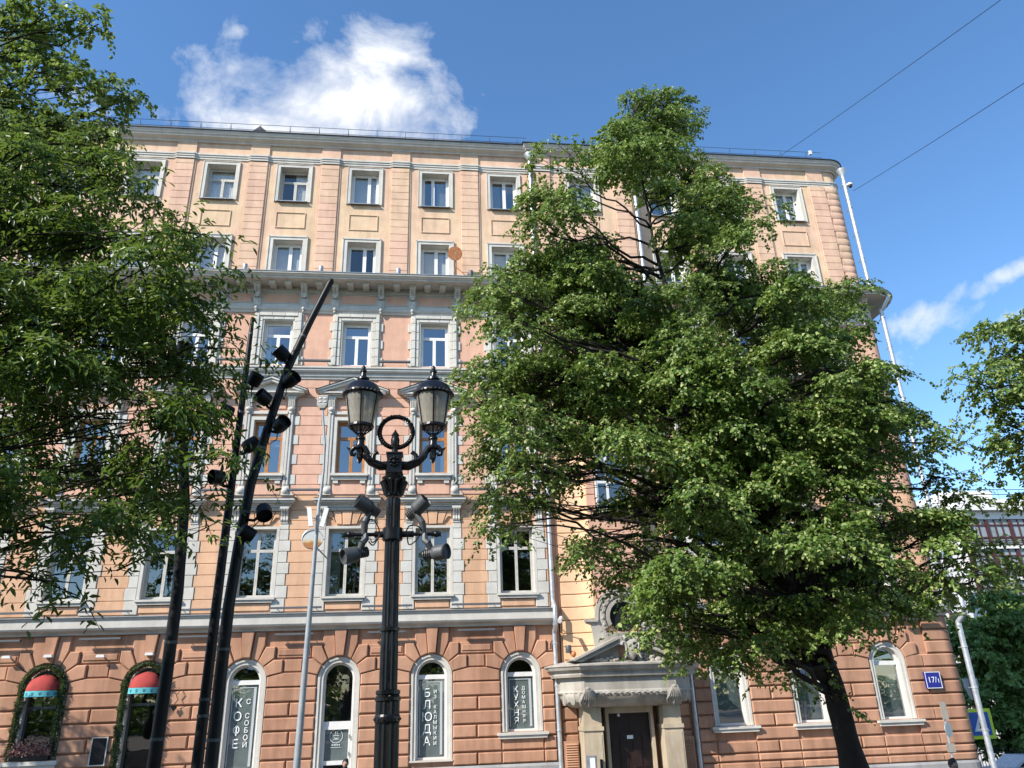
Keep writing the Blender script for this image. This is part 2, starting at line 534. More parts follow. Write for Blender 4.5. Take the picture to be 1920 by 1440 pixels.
# ------------------------------------------------------------------ ground
def strip(xs, y0, y1, dz, down=0.):
    b = MB(); v = []
    for x in xs:
        v += [(x, y0, ground_z(x) + dz), (x, y1, ground_z(x) + dz)]
    f = [(2 * i, 2 * i + 2, 2 * i + 3, 2 * i + 1) for i in range(len(xs) - 1)]
    if down:
        o = len(v)
        for x in xs: v += [(x, y0, ground_z(x) + dz - down), (x, y1, ground_z(x) + dz - down)]
        f += [(2 * i, o + 2 * i, o + 2 * i + 2, 2 * i + 2) for i in range(len(xs) - 1)]
        f += [(2 * i + 1, 2 * i + 3, o + 2 * i + 3, o + 2 * i + 1) for i in range(len(xs) - 1)]
    return b.add(v, f)
XS = [-900, -60, -30, -20, -10, 0, 10, 19, 24, 30, 40, 60, 85, 900]
g = struct('ground', strip(XS, -900, 900, -.02), 'asphalt')
struct('pavement', strip([-60, -30, -20, -10, 0, 10, 19, 20.6], 23.6, 27.5, .12, .3), 'paving')
bl = MB(); bl.box(-120, 120, -22, 14.6, -4, 1.4); struct('boulevard_path', bl, 'gravel')
kb = MB(); kb.box(-120, 120, 14.604, 14.95, -4, 1.52); struct('boulevard_kerb', kb, 'plinth')
ln = MB()
for i in range(-12, 8):
    x = i * 5.0
    ln.add([(x, 19.4, ground_z(x) - .012), (x + 2, 19.4, ground_z(x + 2) - .012), (x + 2, 19.52, ground_z(x + 2) - .012), (x, 19.52, ground_z(x) - .012)], [(0, 1, 2, 3)])
struct('road_marking', ln, 'sign_white')

# ------------------------------------------------------------------ the building
def prismx(mb, poly, x0, x1):
    n = len(poly)
    v = [(x0, y, z) for y, z in poly] + [(x1, y, z) for y, z in poly]
    f = [tuple(range(n)), tuple(range(n, 2 * n))[::-1]] + [(i, (i + 1) % n, n + (i + 1) % n, n + i) for i in range(n)]
    return mb.add(v, f)

def arch_pts(cx, zb, zc, r, n=14):
    return [(cx - r, zb)] + [(cx - r * math.cos(math.pi * i / n), zc + r * math.sin(math.pi * i / n)) for i in range(n + 1)] + [(cx + r, zb)]
def arch_band(mb, cx, zb, zc, r1, r0, y0, y1, n=14):
    a = arch_pts(cx, zb, zc, r1, n); b = arch_pts(cx, zb, zc, r0, n); k = len(a)
    v = [(x, y0, z) for x, z in a] + [(x, y0, z) for x, z in b] + [(x, y1, z) for x, z in a] + [(x, y1, z) for x, z in b]
    f = []
    for i in range(k - 1):
        f += [(i, i + 1, k + i + 1, k + i), (k + i, k + i + 1, 3 * k + i + 1, 3 * k + i), (i, 2 * k + i, 2 * k + i + 1, i + 1)]
    f += [(0, k, 3 * k, 2 * k), (k - 1, 3 * k - 1, 4 * k - 1, 2 * k - 1)]
    return mb.add(v, f)

def wall_holes(mb, x0, x1, z0, z1, y, holes, depth):
    """wall face with openings; hole = (x0,x1,z0,z1) or (x0,x1,z0,z1,'arch')"""
    xs = sorted({x0, x1, *[h[0] for h in holes], *[h[1] for h in holes]})
    zs = sorted({z0, z1, *[h[2] for h in holes], *[h[3] for h in holes]})
    for i in range(len(xs) - 1):
        for j in range(len(zs) - 1):
            mx, mz = (xs[i] + xs[i + 1]) / 2, (zs[j] + zs[j + 1]) / 2
            if any(h[0] < mx < h[1] and h[2] < mz < h[3] for h in holes): continue
            mb.sheet([(xs[i], y, zs[j]), (xs[i + 1], y, zs[j]), (xs[i + 1], y, zs[j + 1]), (xs[i], y, zs[j + 1])])
    for h in holes:
        a, b, c, d = h[:4]
        if len(h) > 4:
            r = (b - a) / 2; cx = (a + b) / 2; zc = d - r; n = 14
            arc = [(cx - r * math.cos(math.pi * i / n), zc + r * math.sin(math.pi * i / n)) for i in range(n + 1)]
            for i in range(n):
                (p, q), (s, t) = arc[i], arc[i + 1]
                mb.sheet([(p, y, q), (s, y, t), (s, y, d), (p, y, d)])
                mb.sheet([(p, y, q), (s, y, t), (s, y + depth, t), (p, y + depth, q)])
            zt = zc
        else:
            zt = d
            mb.sheet([(a, y, d), (b, y, d), (b, y + depth, d), (a, y + depth, d)])
        mb.sheet([(a, y, c), (a, y, zt), (a, y + depth, zt), (a, y + depth, c)])
        mb.sheet([(b, y, c), (b, y, zt), (b, y + depth, zt), (b, y + depth, c)])
        mb.sheet([(a, y, c), (b, y, c), (b, y + depth, c), (a, y + depth, c)])

B = thing('corner_building', 'six-storey peach and pink stucco corner building with grey trim and arched ground-floor windows', 'building', (0, 27, 0))
COLS = [-17.7, -14.7, -11.7, -8.66, -5.65, -2.67, .34, 3.31, 10.5, 13.4, 16.42]
XB = 6.8                      # centre of the entrance bay
XL, XR = -21.0, 19.2          # ends of the facade
def corner_arc(y, r=.55, n=6):
    return [(XR - r + r * math.sin(math.pi / 2 * i / n), y + r - r * math.cos(math.pi / 2 * i / n)) for i in range(n + 1)]
def facade_path(y, gap=True):
    right = [(9.1, y)] + corner_arc(y) + [(XR, 41)]
    return [[(XL, y), (4.45, y)], right]

def pane_quad(x0, x1, z0, z1, y):
    """glass sits a hair out of true, as old panes do"""
    b = MB(); tx, tz = random.uniform(-.006, .006), random.uniform(-.007, .007)
    return b.sheet([(x0, y - tx - tz, z0), (x1, y + tx - tz, z0), (x1, y + tx + tz, z1), (x0, y - tx + tz, z1)])

def window(cx, z0, z1, hw, y, cells, fmat, t=.055, glass='glass', back=None, outer=.05, par=None, lin=None):
    fr = MB()
    fr.box(cx - hw, cx - hw + outer, y - .02, y + .07, z0, z1); fr.box(cx + hw - outer, cx + hw, y - .02, y + .07, z0, z1)
    fr.box(cx - hw + outer, cx + hw - outer, y - .02, y + .07, z1 - outer, z1); fr.box(cx - hw + outer, cx + hw - outer, y - .02, y + .07, z0, z0 + outer)
    iw, ih = hw - outer, (z1 - z0) - 2 * outer
    panes = []
    for (a, b, c, d) in cells:
        x0, x1 = cx + a * iw, cx + b * iw
        p0, p1 = z0 + outer + c * ih, z0 + outer + d * ih
        q = .002
        fr.box(x0 + q, x0 + t, y, y + .05, p0 + q, p1 - q); fr.box(x1 - t, x1 - q, y, y + .05, p0 + q, p1 - q)
        fr.box(x0 + t, x1 - t, y, y + .05, p0 + q, p0 + t); fr.box(x0 + t, x1 - t, y, y + .05, p1 - t, p1 - q)
        panes.append((x0 + t - .004, x1 - t + .004, p0 + t - .004, p1 - t + .004))
    w = part('window', fr, fmat, par or B)
    for p in panes: part('pane', pane_quad(*p, y + .028), glass, w)
    if lin is not None:
        rv = MB(); g_ = .013; ya, yb = lin - .004, y - .021
        rv.box(cx - hw - g_, cx - hw, ya, yb, z0 - .008, z1 + .008); rv.box(cx + hw, cx + hw + g_, ya, yb, z0 - .008, z1 + .008)
        rv.box(cx - hw, cx + hw, ya, yb, z1, z1 + .008); rv.box(cx - hw, cx + hw, ya + .01, yb, z0 - .008, z0)
        part('reveal', rv, 'trim', w)
    if back:
        kind, f0, f1 = back
        c = MB()
        if kind == 'curtain':
            n = 28; xs = [cx - hw + 2 * hw * (f0 + (f1 - f0) * i / n) for i in range(n + 1)]
            for i in range(n):
                ya, yb = y + .14 + .02 * (i % 2), y + .14 + .02 * ((i + 1) % 2)
                c.sheet([(xs[i], ya, z0), (xs[i + 1], yb, z0), (xs[i + 1], yb, z1), (xs[i], ya, z1)])
            part('curtain', c, 'curtain', w)
        else:
            c.sheet([(cx - hw, y + .12, z0 + (z1 - z0) * f0), (cx + hw, y + .12, z0 + (z1 - z0) * f0), (cx + hw, y + .12, z0 + (z1 - z0) * f1), (cx - hw, y + .12, z0 + (z1 - z0) * f1)])
            part('blind', c, 'blind', w)
    return w
def L2(m): return [(-1, m, 0, 1), (m, 1, 0, 1)]
def LT(t, m=0.): return [(-1, 1, t, 1), (-1, m, 0, t), (m, 1, 0, t)]
def L4(t): return [(-1, 0, t, 1), (0, 1, t, 1), (-1, 0, 0, t), (0, 1, 0, t)]

# --- shell: back rooms, roof, side walls
sh = MB(); sh.box(XL, 18.9, 29.2, 29.4, -.5, 25.4)
part('interior_wall', sh, 'interior', B)
sl = MB()
for z in (5.55, 9.85, 14.5, 18.6, 21.7, 25.3): sl.box(XL, 18.9, 27.36, 29.2, z - .12, z)
for x in [-16.2, -13.2, -10.2, -7.15, -4.16, -1.16, 1.82, 4.7, 8.9, 11.95, 14.9]: sl.box(x - .06, x + .06, 27.36, 29.19, .5, 25.17)
part('floor_slabs', sl, 'interior', B)
sw = MB(); sw.box(XL - .3, XL, 27.1, 41, -1.5, 25.4); sw.box(XL, 18.9, 40.8, 41, -1.5, 25.4)
part('rear_wall', sw, 'pink', B)
sd = MB(); sd.sweep([(XR - .03, 27.6), (XR - .03, 41)], [(0, -3), (0, 18.4), (-.26, 18.4), (-.26, 25.4)], False)
part('side_wall', sd, 'pink', B)
rf = MB()
rf.sweep([(XL, 27.29), (4.6, 27.29), (4.6, 27.12), (9.3, 27.12), (9.3, 27.29)] + corner_arc(27.29) + [(XR, 41)], [(.36, 25.855), (.45, 25.855), (.45, 25.895), (-.1, 25.98)], False)
rf.add([(XL, 27.2, 25.97), (XR - .1, 27.2, 25.97), (XR - .1, 41, 25.97), (XR - 7, 34, 27.6), (XL, 34, 27.6), (XL, 41, 25.97)], [(0, 1, 3, 4), (1, 2, 3), (4, 3, 2, 5)])
roof = part('roof', rf, 'roof', B)
hat = MB(); p = AT(490, 246, 27.6)
hat.prism([(p.x - .28, 25.9), (p.x + .3, 25.9), (p.x + .3, 26.3), (p.x, 26.56), (p.x - .28, 26.28)], 27.3, 28.2)
part('roof_vent', hat, 'roof', roof)
rl = MB(); xs = np.arange(XL, 18.6, 1.25)
for k, x in enumerate(xs):
    if 4.2 < x < 9: continue
    rl.tube([(x, 27.15, 25.92), (x, 27.15, 26.50)], .012, 5); rl.tube([(x, 27.15, 26.44), (x, 27.7, 26.0)], .008, 4)
for z in (26.2, 26.49):
    rl.tube([(XL, 27.15, z), (4.4, 27.15, z)], .011, 5); rl.tube([(8.9, 27.15, z), (18.5, 27.15, z)], .011, 5)
part('roof_railing', rl, 'darkgrey', roof)
ox = MB(); q = AT(1518, 288, 27.2); ox.box(q.x - .06, q.x + .06, 27.1, 27.2, q.z - .1, q.z + .1)
part('roof_beacon', ox, 'white_pvc', roof)

# --- wall faces with openings
ZC = 3.84                                              # springing of the ground-floor arches
G = {-17.7: ('win', 2.0), -14.7: ('win', 2.0), -11.7: ('garland', 1.80), -8.66: ('gdoor', .62), -5.65: ('tall', 1.22), -2.67: ('door', .4),
     .34: ('tall', 1.33), 3.31: ('win', 2.06), 10.5: ('win', 1.98), 13.4: ('win', 1.98), 16.42: ('win', 1.98)}
YG = 27.06
WG = W1 = W2 = W3 = None
for a, b in ((XL, 4.7), (8.9, XR - .55)):
    wg = MB(); wall_holes(wg, a, b, -2.5, 5.42, YG, [(c - .665, c + .665, G[c][1], ZC + .665, 'arch') for c in COLS if a < c < b], .34)
    if a > 0: wg.sweep(corner_arc(YG) + [(XR, 28.4)], [(0, -2.5), (0, 5.42)], False)
    else: wall_holes(wg, 4.7, 8.9, -2.5, 3.6, YG, [(6.0, 7.6, -1.5, 2.6)], .3)
    o_ = part('ground_floor_wall', wg, 'terra', B); WG = WG or o_
for a, b in ((XL, 4.75), (8.85, XR - .55)):
    cs = [c for c in COLS if a < c < b]; w1 = MB(); w2 = MB(); w3 = MB()
    wall_holes(w1, a, b, 5.42, 9.95, 27.03, [(c - .61, c + .61, 6.45, 8.75) for c in cs], .34)
    wall_holes(w2, a, b, 9.95, 14.55, 27.03, [(c - .53, c + .53, 10.74, 12.77) for c in cs], .34)
    wall_holes(w3, a, b, 14.55, 18.6, 27.0, [(c - .545, c + .545, 15.0, 16.86) for c in cs], .34)
    if a > 0:
        for wb, y, z0, z1 in ((w1, 27.03, 5.42, 9.95), (w2, 27.03, 9.95, 14.55), (w3, 27.0, 14.55, 18.6)): wb.sweep(corner_arc(y) + [(XR, 29)], [(0, z0), (0, z1)], False)
    o1 = part('first_floor_wall', w1, 'orange', B); o2 = part('second_floor_wall', w2, 'pink', B); o3 = part('third_floor_wall', w3, 'pink', B)
    W1, W2, W3 = W1 or o1, W2 or o2, W3 or o3
w4 = MB()
YT = 27.29
hs = lambda cs: [(c - .59, c + .59, 18.9, 20.72) for c in cs] + [(c - .59, c + .59, 22.66, 24.37) for c in cs]
wall_holes(w4, XL, 4.6, 18.5, 25.6, YT, hs([c for c in COLS if c < 4.6]), .36)
wall_holes(w4, 4.6, 9.3, 18.5, 25.6, YT - .17, hs([XB]), .36)
wall_holes(w4, 9.3, XR - .55, 18.5, 25.6, YT, hs([c for c in COLS if c > 9]), .36)
for x in (4.6, 9.3): w4.sheet([(x, YT - .17, 18.5), (x, YT, 18.5), (x, YT, 25.6), (x, YT - .17, 25.6)])
w4.sweep(corner_arc(YT) + [(XR, 29)], [(0, 18.5), (0, 25.6)], False)
W4 = part('upper_wall', w4, 'peach_top', B)
pl = MB(); 
pl.sweep([(XL, 27.0), (4.6, 27.0)], [(0, -1), (.10, -1), (.10, 1.05), (.04, 1.12), (0, 1.12)])
pl.sweep([(9.0, 27.0)] + corner_arc(27.0) + [(XR, 41)], [(0, -3), (.10, -3), (.10, .55), (.04, .62), (0, .62)])
part('plinth', pl, 'plinth', B)

# --- ground floor: rusticated blocks, voussoirs, surrounds, windows
ZL = [1.13, 1.51, 1.92, 2.33, 2.75, 3.18, 3.63]
def arcp(cx, deg, r=.70): return (cx + r * math.sin(R(deg)), ZC + r * math.cos(R(deg)))
def pier(x0, x1, right_open=True, left_open=True, zlow=1.13):
    zl = [z for z in ZL]
    if zlow < 1: zl = [.62, .88] + zl[0:]
    for k in range(len(zl) - 1):
        za, zb = zl[k] + .022, zl[k + 1] - .022
        if (k + (0 if zlow > 1 else 0)) % 2 == 1 or x1 - x0 < .9:
            block('rusticated_block', x0, x1, za, zb, YG, .10, .035, 'terra', WG)
        else:
            mx = (x0 + x1) / 2 + random.uniform(-.03, .03)
            block('rusticated_block', x0, mx - .022, za, zb, YG, .10, .035, 'terra', WG)
            block('rusticated_block', mx + .022, x1, za, zb, YG, .10, .035, 'terra', WG)
    # shoulder course with its top running up towards the middle of the pier
    a = .47 if left_open else 0; c = .47 if right_open else 0
    po = [(x0, 3.655), (x1, 3.655), (x1, 3.95 if right_open else 4.06), (x1 - c, 4.06), (x0 + a, 4.06), (x0, 3.95 if left_open else 4.06)]
    if not right_open: po.pop(3)
    if not left_open: po.pop(-2 if right_open else -2)
    part('rusticated_block', MB().prism(po, YG - .10, YG, .035), 'terra', WG)
    xa, xb = x0 + (.51 if left_open else 0), x1 - (.51 if right_open else 0)
    if xb - xa > .1: block('rusticated_block', xa, xb, 4.10, 4.47, YG, .06, .02, 'terra', WG)
    xa, xb = x0 + (.24 if left_open else 0), x1 - (.24 if right_open else 0)
    if xb - xa > .1:
        block('rusticated_block', xa, xb, 4.52, 4.87, YG, .05, .02, 'terra', WG)
        block('rusticated_block', xa + .06, xb - .06, 4.60, 4.79, YG - .05, .03, .015, 'terra', WG)
    return

opens = COLS
for a, b in zip(opens[:-1], opens[1:]):
    if a == 3.31:
        pier(a + .70, 4.42, right_open=False); pier(9.22, b - .70, left_open=False, zlow=.62)
    else:
        pier(a + .70, b - .70, zlow=(.62 if a > 9 else 1.13))
pier(XL, COLS[0] - .70, left_open=False)
# corner pier: courses wrap the rounded corner
for k, (za, zb) in enumerate(zip([.62, .88] + ZL, [.88] + ZL + [4.08])):
    segs = [[(17.12, YG)] + corner_arc(YG) + [(XR, 28.2)]]
    if k % 2 == 0: segs = [[(17.12, YG), (17.72, YG)], [(17.765, YG)] + corner_arc(YG) + [(XR, 28.2)]]
    for sg in segs:
        part('rusticated_block', MB().sweep(sg, [(0, za + .022), (.065, za + .022), (.10, za + .057), (.10, zb - .057), (.065, zb - .022), (0, zb - .022)]), 'terra', WG, 40)
for za, zb in ((4.10, 4.50), (4.52, 4.88), (4.92, 5.34)):
    part('rusticated_block', MB().sweep([(18.0, YG)] + corner_arc(YG) + [(XR, 28.2)], [(0, za), (.06, za), (.09, za + .035), (.09, zb - .035), (.06, zb), (0, zb)]), 'terra', WG, 40)

def vouss(cx, pts, p, c=.03):
    part('voussoir', MB().prism(pts, YG - p, YG, c), 'terra', WG)
for cx in COLS:
    vouss(cx, [arcp(cx, -10), arcp(cx, 10), (cx + .20, 5.36), (cx - .20, 5.36)], .20)
    for s in (1, -1):
        f = lambda pts: [(cx + s * (x - cx), z) for x, z in (pts if s > 0 else pts[::-1])]
        vouss(cx, f([arcp(cx, 11), arcp(cx, 31), (cx + .57, 4.93), (cx + .57, 5.36), (cx + .215, 5.36)]), .10)
        vouss(cx, f([arcp(cx, 33), arcp(cx, 52), (cx + .90, 4.53), (cx + .90, 4.88), (cx + .60, 4.88)]), .12)
        vouss(cx, f([arcp(cx, 54), arcp(cx, 79), (cx + 1.17, 4.08), (cx + 1.17, 4.47), (cx + .87, 4.47)]), .12)
    # blocks under a raised sill
    kind, zb = G[cx]
    if kind in ('win', 'garland'):
        zl = ([.62, .88] if cx > 9 else []) + ZL
        for k in range(len(zl) - 1):
            if zl[k + 1] <= zb - .1:
                block('rusticated_block', cx - .68, cx + .68, zl[k] + .022, zl[k + 1] - .022, YG, .095, .035, 'terra', WG)

def ground_window(cx, kind, zb):
    sr = MB()
    arch_band(sr, cx, zb, ZC, .675, .60, YG - .05, YG + .3)
    arch_band(sr, cx, zb, ZC, .60, .50, YG - .015, YG + .3)
    y = YG + .17
    fm = 'white_pvc' if kind != 'gdoor' and kind != 'garland' else 'darkgrey'
    fr = MB(); arch_band(fr, cx, zb, ZC, .50, .43, y - .02, y + .08)
    zt0, zt1 = (ZC - .10, ZC + .04)
    if kind == 'door': zt0, zt1 = 2.42, 2.56
    elif kind in ('gdoor', 'garland'): zt0, zt1 = ZC - .62, ZC - .54
    fr.box(cx - .43, cx + .43, y - .02, y + .07, zt0, zt1)
    fr.box(cx - .43, cx + .43, y - .019, y + .068, zb, zb + .07)
    if kind == 'door':      # glazed leaf below the big fanlight
        for s in (-1, 1): fr.box(cx + s * .43 - .06 * (s > 0), cx + s * .43 + .06 * (s < 0), y - .03, y + .05, zb + .07, zt0)
        fr.box(cx - .37, cx + .37, y - .03, y + .05, zt0 - .10, zt0 - .002); fr.box(cx - .37, cx + .37, y - .03, y + .05, 1.30, 1.42); fr.box(cx - .37, cx + .37, y - .03, y + .05, zb + .07, zb + .2)
    w = part('door' if kind in ('door', 'gdoor') else 'window', fr, fm, B)
    part('surround', sr, 'trim', w)
    gl = 'glass_dark' if kind in ('gdoor', 'garland') else ('glass_clear' if cx in (-5.65, -2.67, .34, 3.31) else 'glass')
    n = 12; r = .435
    fan = [(cx - r, y + .03, zt1)] + [(cx - r * math.cos(math.pi * i / n), y + .03 + .004 * math.sin(i), ZC + r * math.sin(math.pi * i / n)) for i in range(n + 1)] + [(cx + r, y + .03, zt1)]
    if abs(zt1 - ZC) < .05: fan = fan[1:-1]
    part('pane', MB().add(fan, [tuple(range(len(fan)))]), gl, w)
    part('pane', pane_quad(cx - .435, cx + .435, zb + .06, zt0 + .01, y + .03), gl, w)
    if kind == 'win':
        s = MB(); s.prism([(cx - .84, zb - .10), (cx + .84, zb - .10), (cx + .84, zb - .02), (cx - .84, zb - .02)], YG - .24, YG + .1)
        s.prism([(cx - .78, zb - .20), (cx + .78, zb - .20), (cx + .80, zb - .102), (cx - .80, zb - .102)], YG - .19, YG)
        part('sill', s, 'trim', w)
    elif kind == 'garland':
        s = MB(); s.box(cx - .95, cx + .82, YG - .26, YG + .1, zb - .14, zb - .03); s.box(cx - .88, cx + .76, YG - .2, YG, zb - .24, zb - .142); part('sill', s, 'trim', w)
    elif kind == 'tall':
        s = MB(); s.box(cx - .69, cx + .69, YG - .11, YG + .1, zb - .05, zb - .002); part('sill', s, 'trim', w)
    return w, y
GW = {}
for cx in COLS:
    GW[cx] = ground_window(cx, *G[cx])
# soft grey film / screens behind the shop glass and curtains in the office windows
for cx in (-5.65, .34, 3.31):
    w, y = GW[cx]; zb = G[cx][1]
    c = MB(); c.sheet([(cx - .43, y + .045, zb + .06), (cx + .43, y + .045, zb + .06), (cx + .43, y + .045, ZC - .1), (cx - .43, y + .045, ZC - .1)])
    part('window_film', c, 'film', w)
    b = MB(); a = .04
    for (x0, x1, z0, z1) in ((cx - .39, cx - .36, zb + .14, ZC - .17), (cx + .28, cx + .36, zb + .14, ZC - .17), (cx - .359, cx + .279, ZC - .2, ZC - .17)): b.box(x0, x1, y + .022, y + .026, z0, z1)
    part('etched_border', b, 'blind', w)
for cx in (10.5, 13.4, 16.42):
    w, y = GW[cx]; zb = G[cx][1]
    c = MB(); c.sheet([(cx - .5, y + .2, zb), (cx + .5, y + .2, zb), (cx + .5, y + .2, ZC - .05), (cx - .5, y + .2, ZC - .05)])
    part('blind', c, 'blind', w)
def vtext(s, x, z0, z1, y, size, mat, par):
    n = len(s)
    for i, ch in enumerate(s):
        if ch == ' ': continue
        z = z0 + (z1 - z0) * i / (n - 1)
        if ch == 'Ф':      # drawn as a ring with a bar through it
            text('letter', 'О', (x, y, z), size * .82, mat, par); part('letter', MB().box(x - size * .05, x + size * .05, y - .002, y + .002, z - size * .40, z + size * .40), mat, par)
            continue
        text('letter', ch, (x, y, z), size, mat, par)
def gx(u, v): p = AT(u, v, YG + .19); return p.x, p.z
w, y = GW[-5.65]
vtext('КОФЕ', gx(449, 1319)[0] - .02, gx(449, 1319)[1], gx(443, 1396)[1], y + .022, .36, 'etched_print', w)
vtext('С СОБОЙ', gx(466, 1316)[0], gx(466, 1316)[1], gx(461, 1397)[1], y + .022, .21, 'etched_print', w)
w, y = GW[.34]
vtext('БЛЮДА', gx(801, 1300)[0], gx(801, 1300)[1], gx(799, 1391)[1], y + .022, .36, 'etched_print', w)
vtext('ИЗ КАЛМЫКИИ', gx(816, 1297)[0], gx(816, 1297)[1], gx(816, 1394)[1], y + .022, .155, 'etched_print', w)
w, y = GW[3.31]
vtext('КУХНЯ', gx(967, 1293)[0], gx(967, 1293)[1], gx(968, 1352)[1], y + .022, .28, 'etched_print', w)
vtext('ДОМАШНЯЯ', gx(981, 1290)[0], gx(981, 1290)[1], gx(982, 1352)[1], y + .022, .145, 'etched_print', w)
# café door: leaf and cup emblem
w, y = GW[-2.67]
part('window_film', MB().sheet([(-2.67 - .37, y + .045, 1.42), (-2.67 + .37, y + .045, 1.42), (-2.67 + .37, y + .045, 2.32), (-2.67 - .37, y + .045, 2.32)]), 'film', w)
ex, ez = gx(630, 1388); yy = y + .022
lf = MB(); lf.add([(ex + .01, yy, ez + .33), (ex - .055, yy, ez + .42), (ex + .01, yy, ez + .54), (ex + .075, yy, ez + .42)], [(0, 1, 2, 3)])
part('leaf_emblem', lf, 'green_print', w)
em = MB()
for k in range(28):
    a0, a1 = 2 * math.pi * k / 28, 2 * math.pi * (k + .8) / 28
    em.add([(ex + r * math.cos(a), yy, ez + .12 + r * math.sin(a)) for a, r in ((a0, .205), (a1, .205), (a1, .19), (a0, .19))], [(0, 1, 2, 3)])
for k in range(8):      # cup bowl and saucer outline
    a0, a1 = math.pi + math.pi * k / 8, math.pi + math.pi * (k + 1) / 8
    em.add([(ex + .085 * math.cos(a), yy, ez + .13 + r * math.sin(a)) for a, r in ((a0, .085), (a1, .085), (a1, .07), (a0, .07))], [(0, 1, 2, 3)])
em.box(ex - .09, ex + .09, yy - .001, yy, ez + .13, ez + .142); em.box(ex - .10, ex + .10, yy - .001, yy, ez + .025, ez + .036)
for k in (-.03, .03): em.tube([(ex + k, yy, ez + .17), (ex + k + .02, yy, ez + .2), (ex + k - .01, yy, ez + .23), (ex + k + .01, yy, ez + .26)], .006, 4)
em.box(ex - .16, ex + .16, yy - .001, yy, ez - .21, ez - .20)
for k, dx in enumerate((-.11, -.05, .0, .05, .11)): em.box(ex + dx - .017, ex + dx + .017, yy - .001, yy, ez - .15, ez - .12)
part('cup_emblem', em, 'white_print', w)
hd = MB()
for z in (2.05, 1.55): hd.tube([(-2.67 + .40, y - .06, z), (-2.67 + .40, y - .06, z + .12)], .018, 6)
part('door_hinge', hd, 'greymetal', w)
# blue lettering in the office window behind the linden, faded line on the last arch
w, y = GW[13.4]
text('lettering', 'МОЛ', (13.17, y + .012, 3.58), .24, 'blue_sign', w)

# string course over the ground floor
sc_ = MB()
for pth in facade_path(27.03):
    sc_.sweep(pth, [(0, 5.37), (.10, 5.37), (.12, 5.43), (.16, 5.46), (.30, 5.50), (.34, 5.56), (.34, 5.80), (.38, 5.83), (.38, 5.87), (.10, 5.93), (.0, 5.95)])
part('string_course', sc_, 'trim', B)
fl = MB()
for pth in facade_path(27.03): fl.sweep(pth, [(.02, 5.952), (.42, 5.895), (.42, 5.875), (.39, 5.874)], False)
part('course_flashing', fl, 'greymetal', B)

# --- first floor
F1 = [5.97, 6.42, 6.83, 7.22, 7.60, 7.98, 8.36, 8.73, 9.05, 9.42, 9.78]
cons1 = None
def course_rows(lines, y, name, mat, par, inner, x_ends, p=.03, skip_above=None):
    for k in range(len(lines) - 1):
        za, zb = lines[k] + .007, lines[k + 1] - .007
        edges = []
        for a, b in zip(COLS[:-1], COLS[1:]):
            e = inner(k)
            if a == 3.31:
                edges += [(a + e, 4.42), (9.15, b - e)]
            else: edges.append((a + e, b - e))
        edges += [(XL, COLS[0] - inner(k)), (COLS[-1] + inner(k), XR - .56)]
        for x0, x1 in edges:
            if x1 - x0 > .08: block(name, x0, x1, za, zb, y, p, .012, mat, par)
course_rows(F1[:8], 27.03, 'course_block', 'orange', W1, lambda k: 1.115 if k % 2 else 1.03, None)
course_rows(F1[7:], 27.03, 'course_block', 'orange', W1, lambda k: 1.0, None)
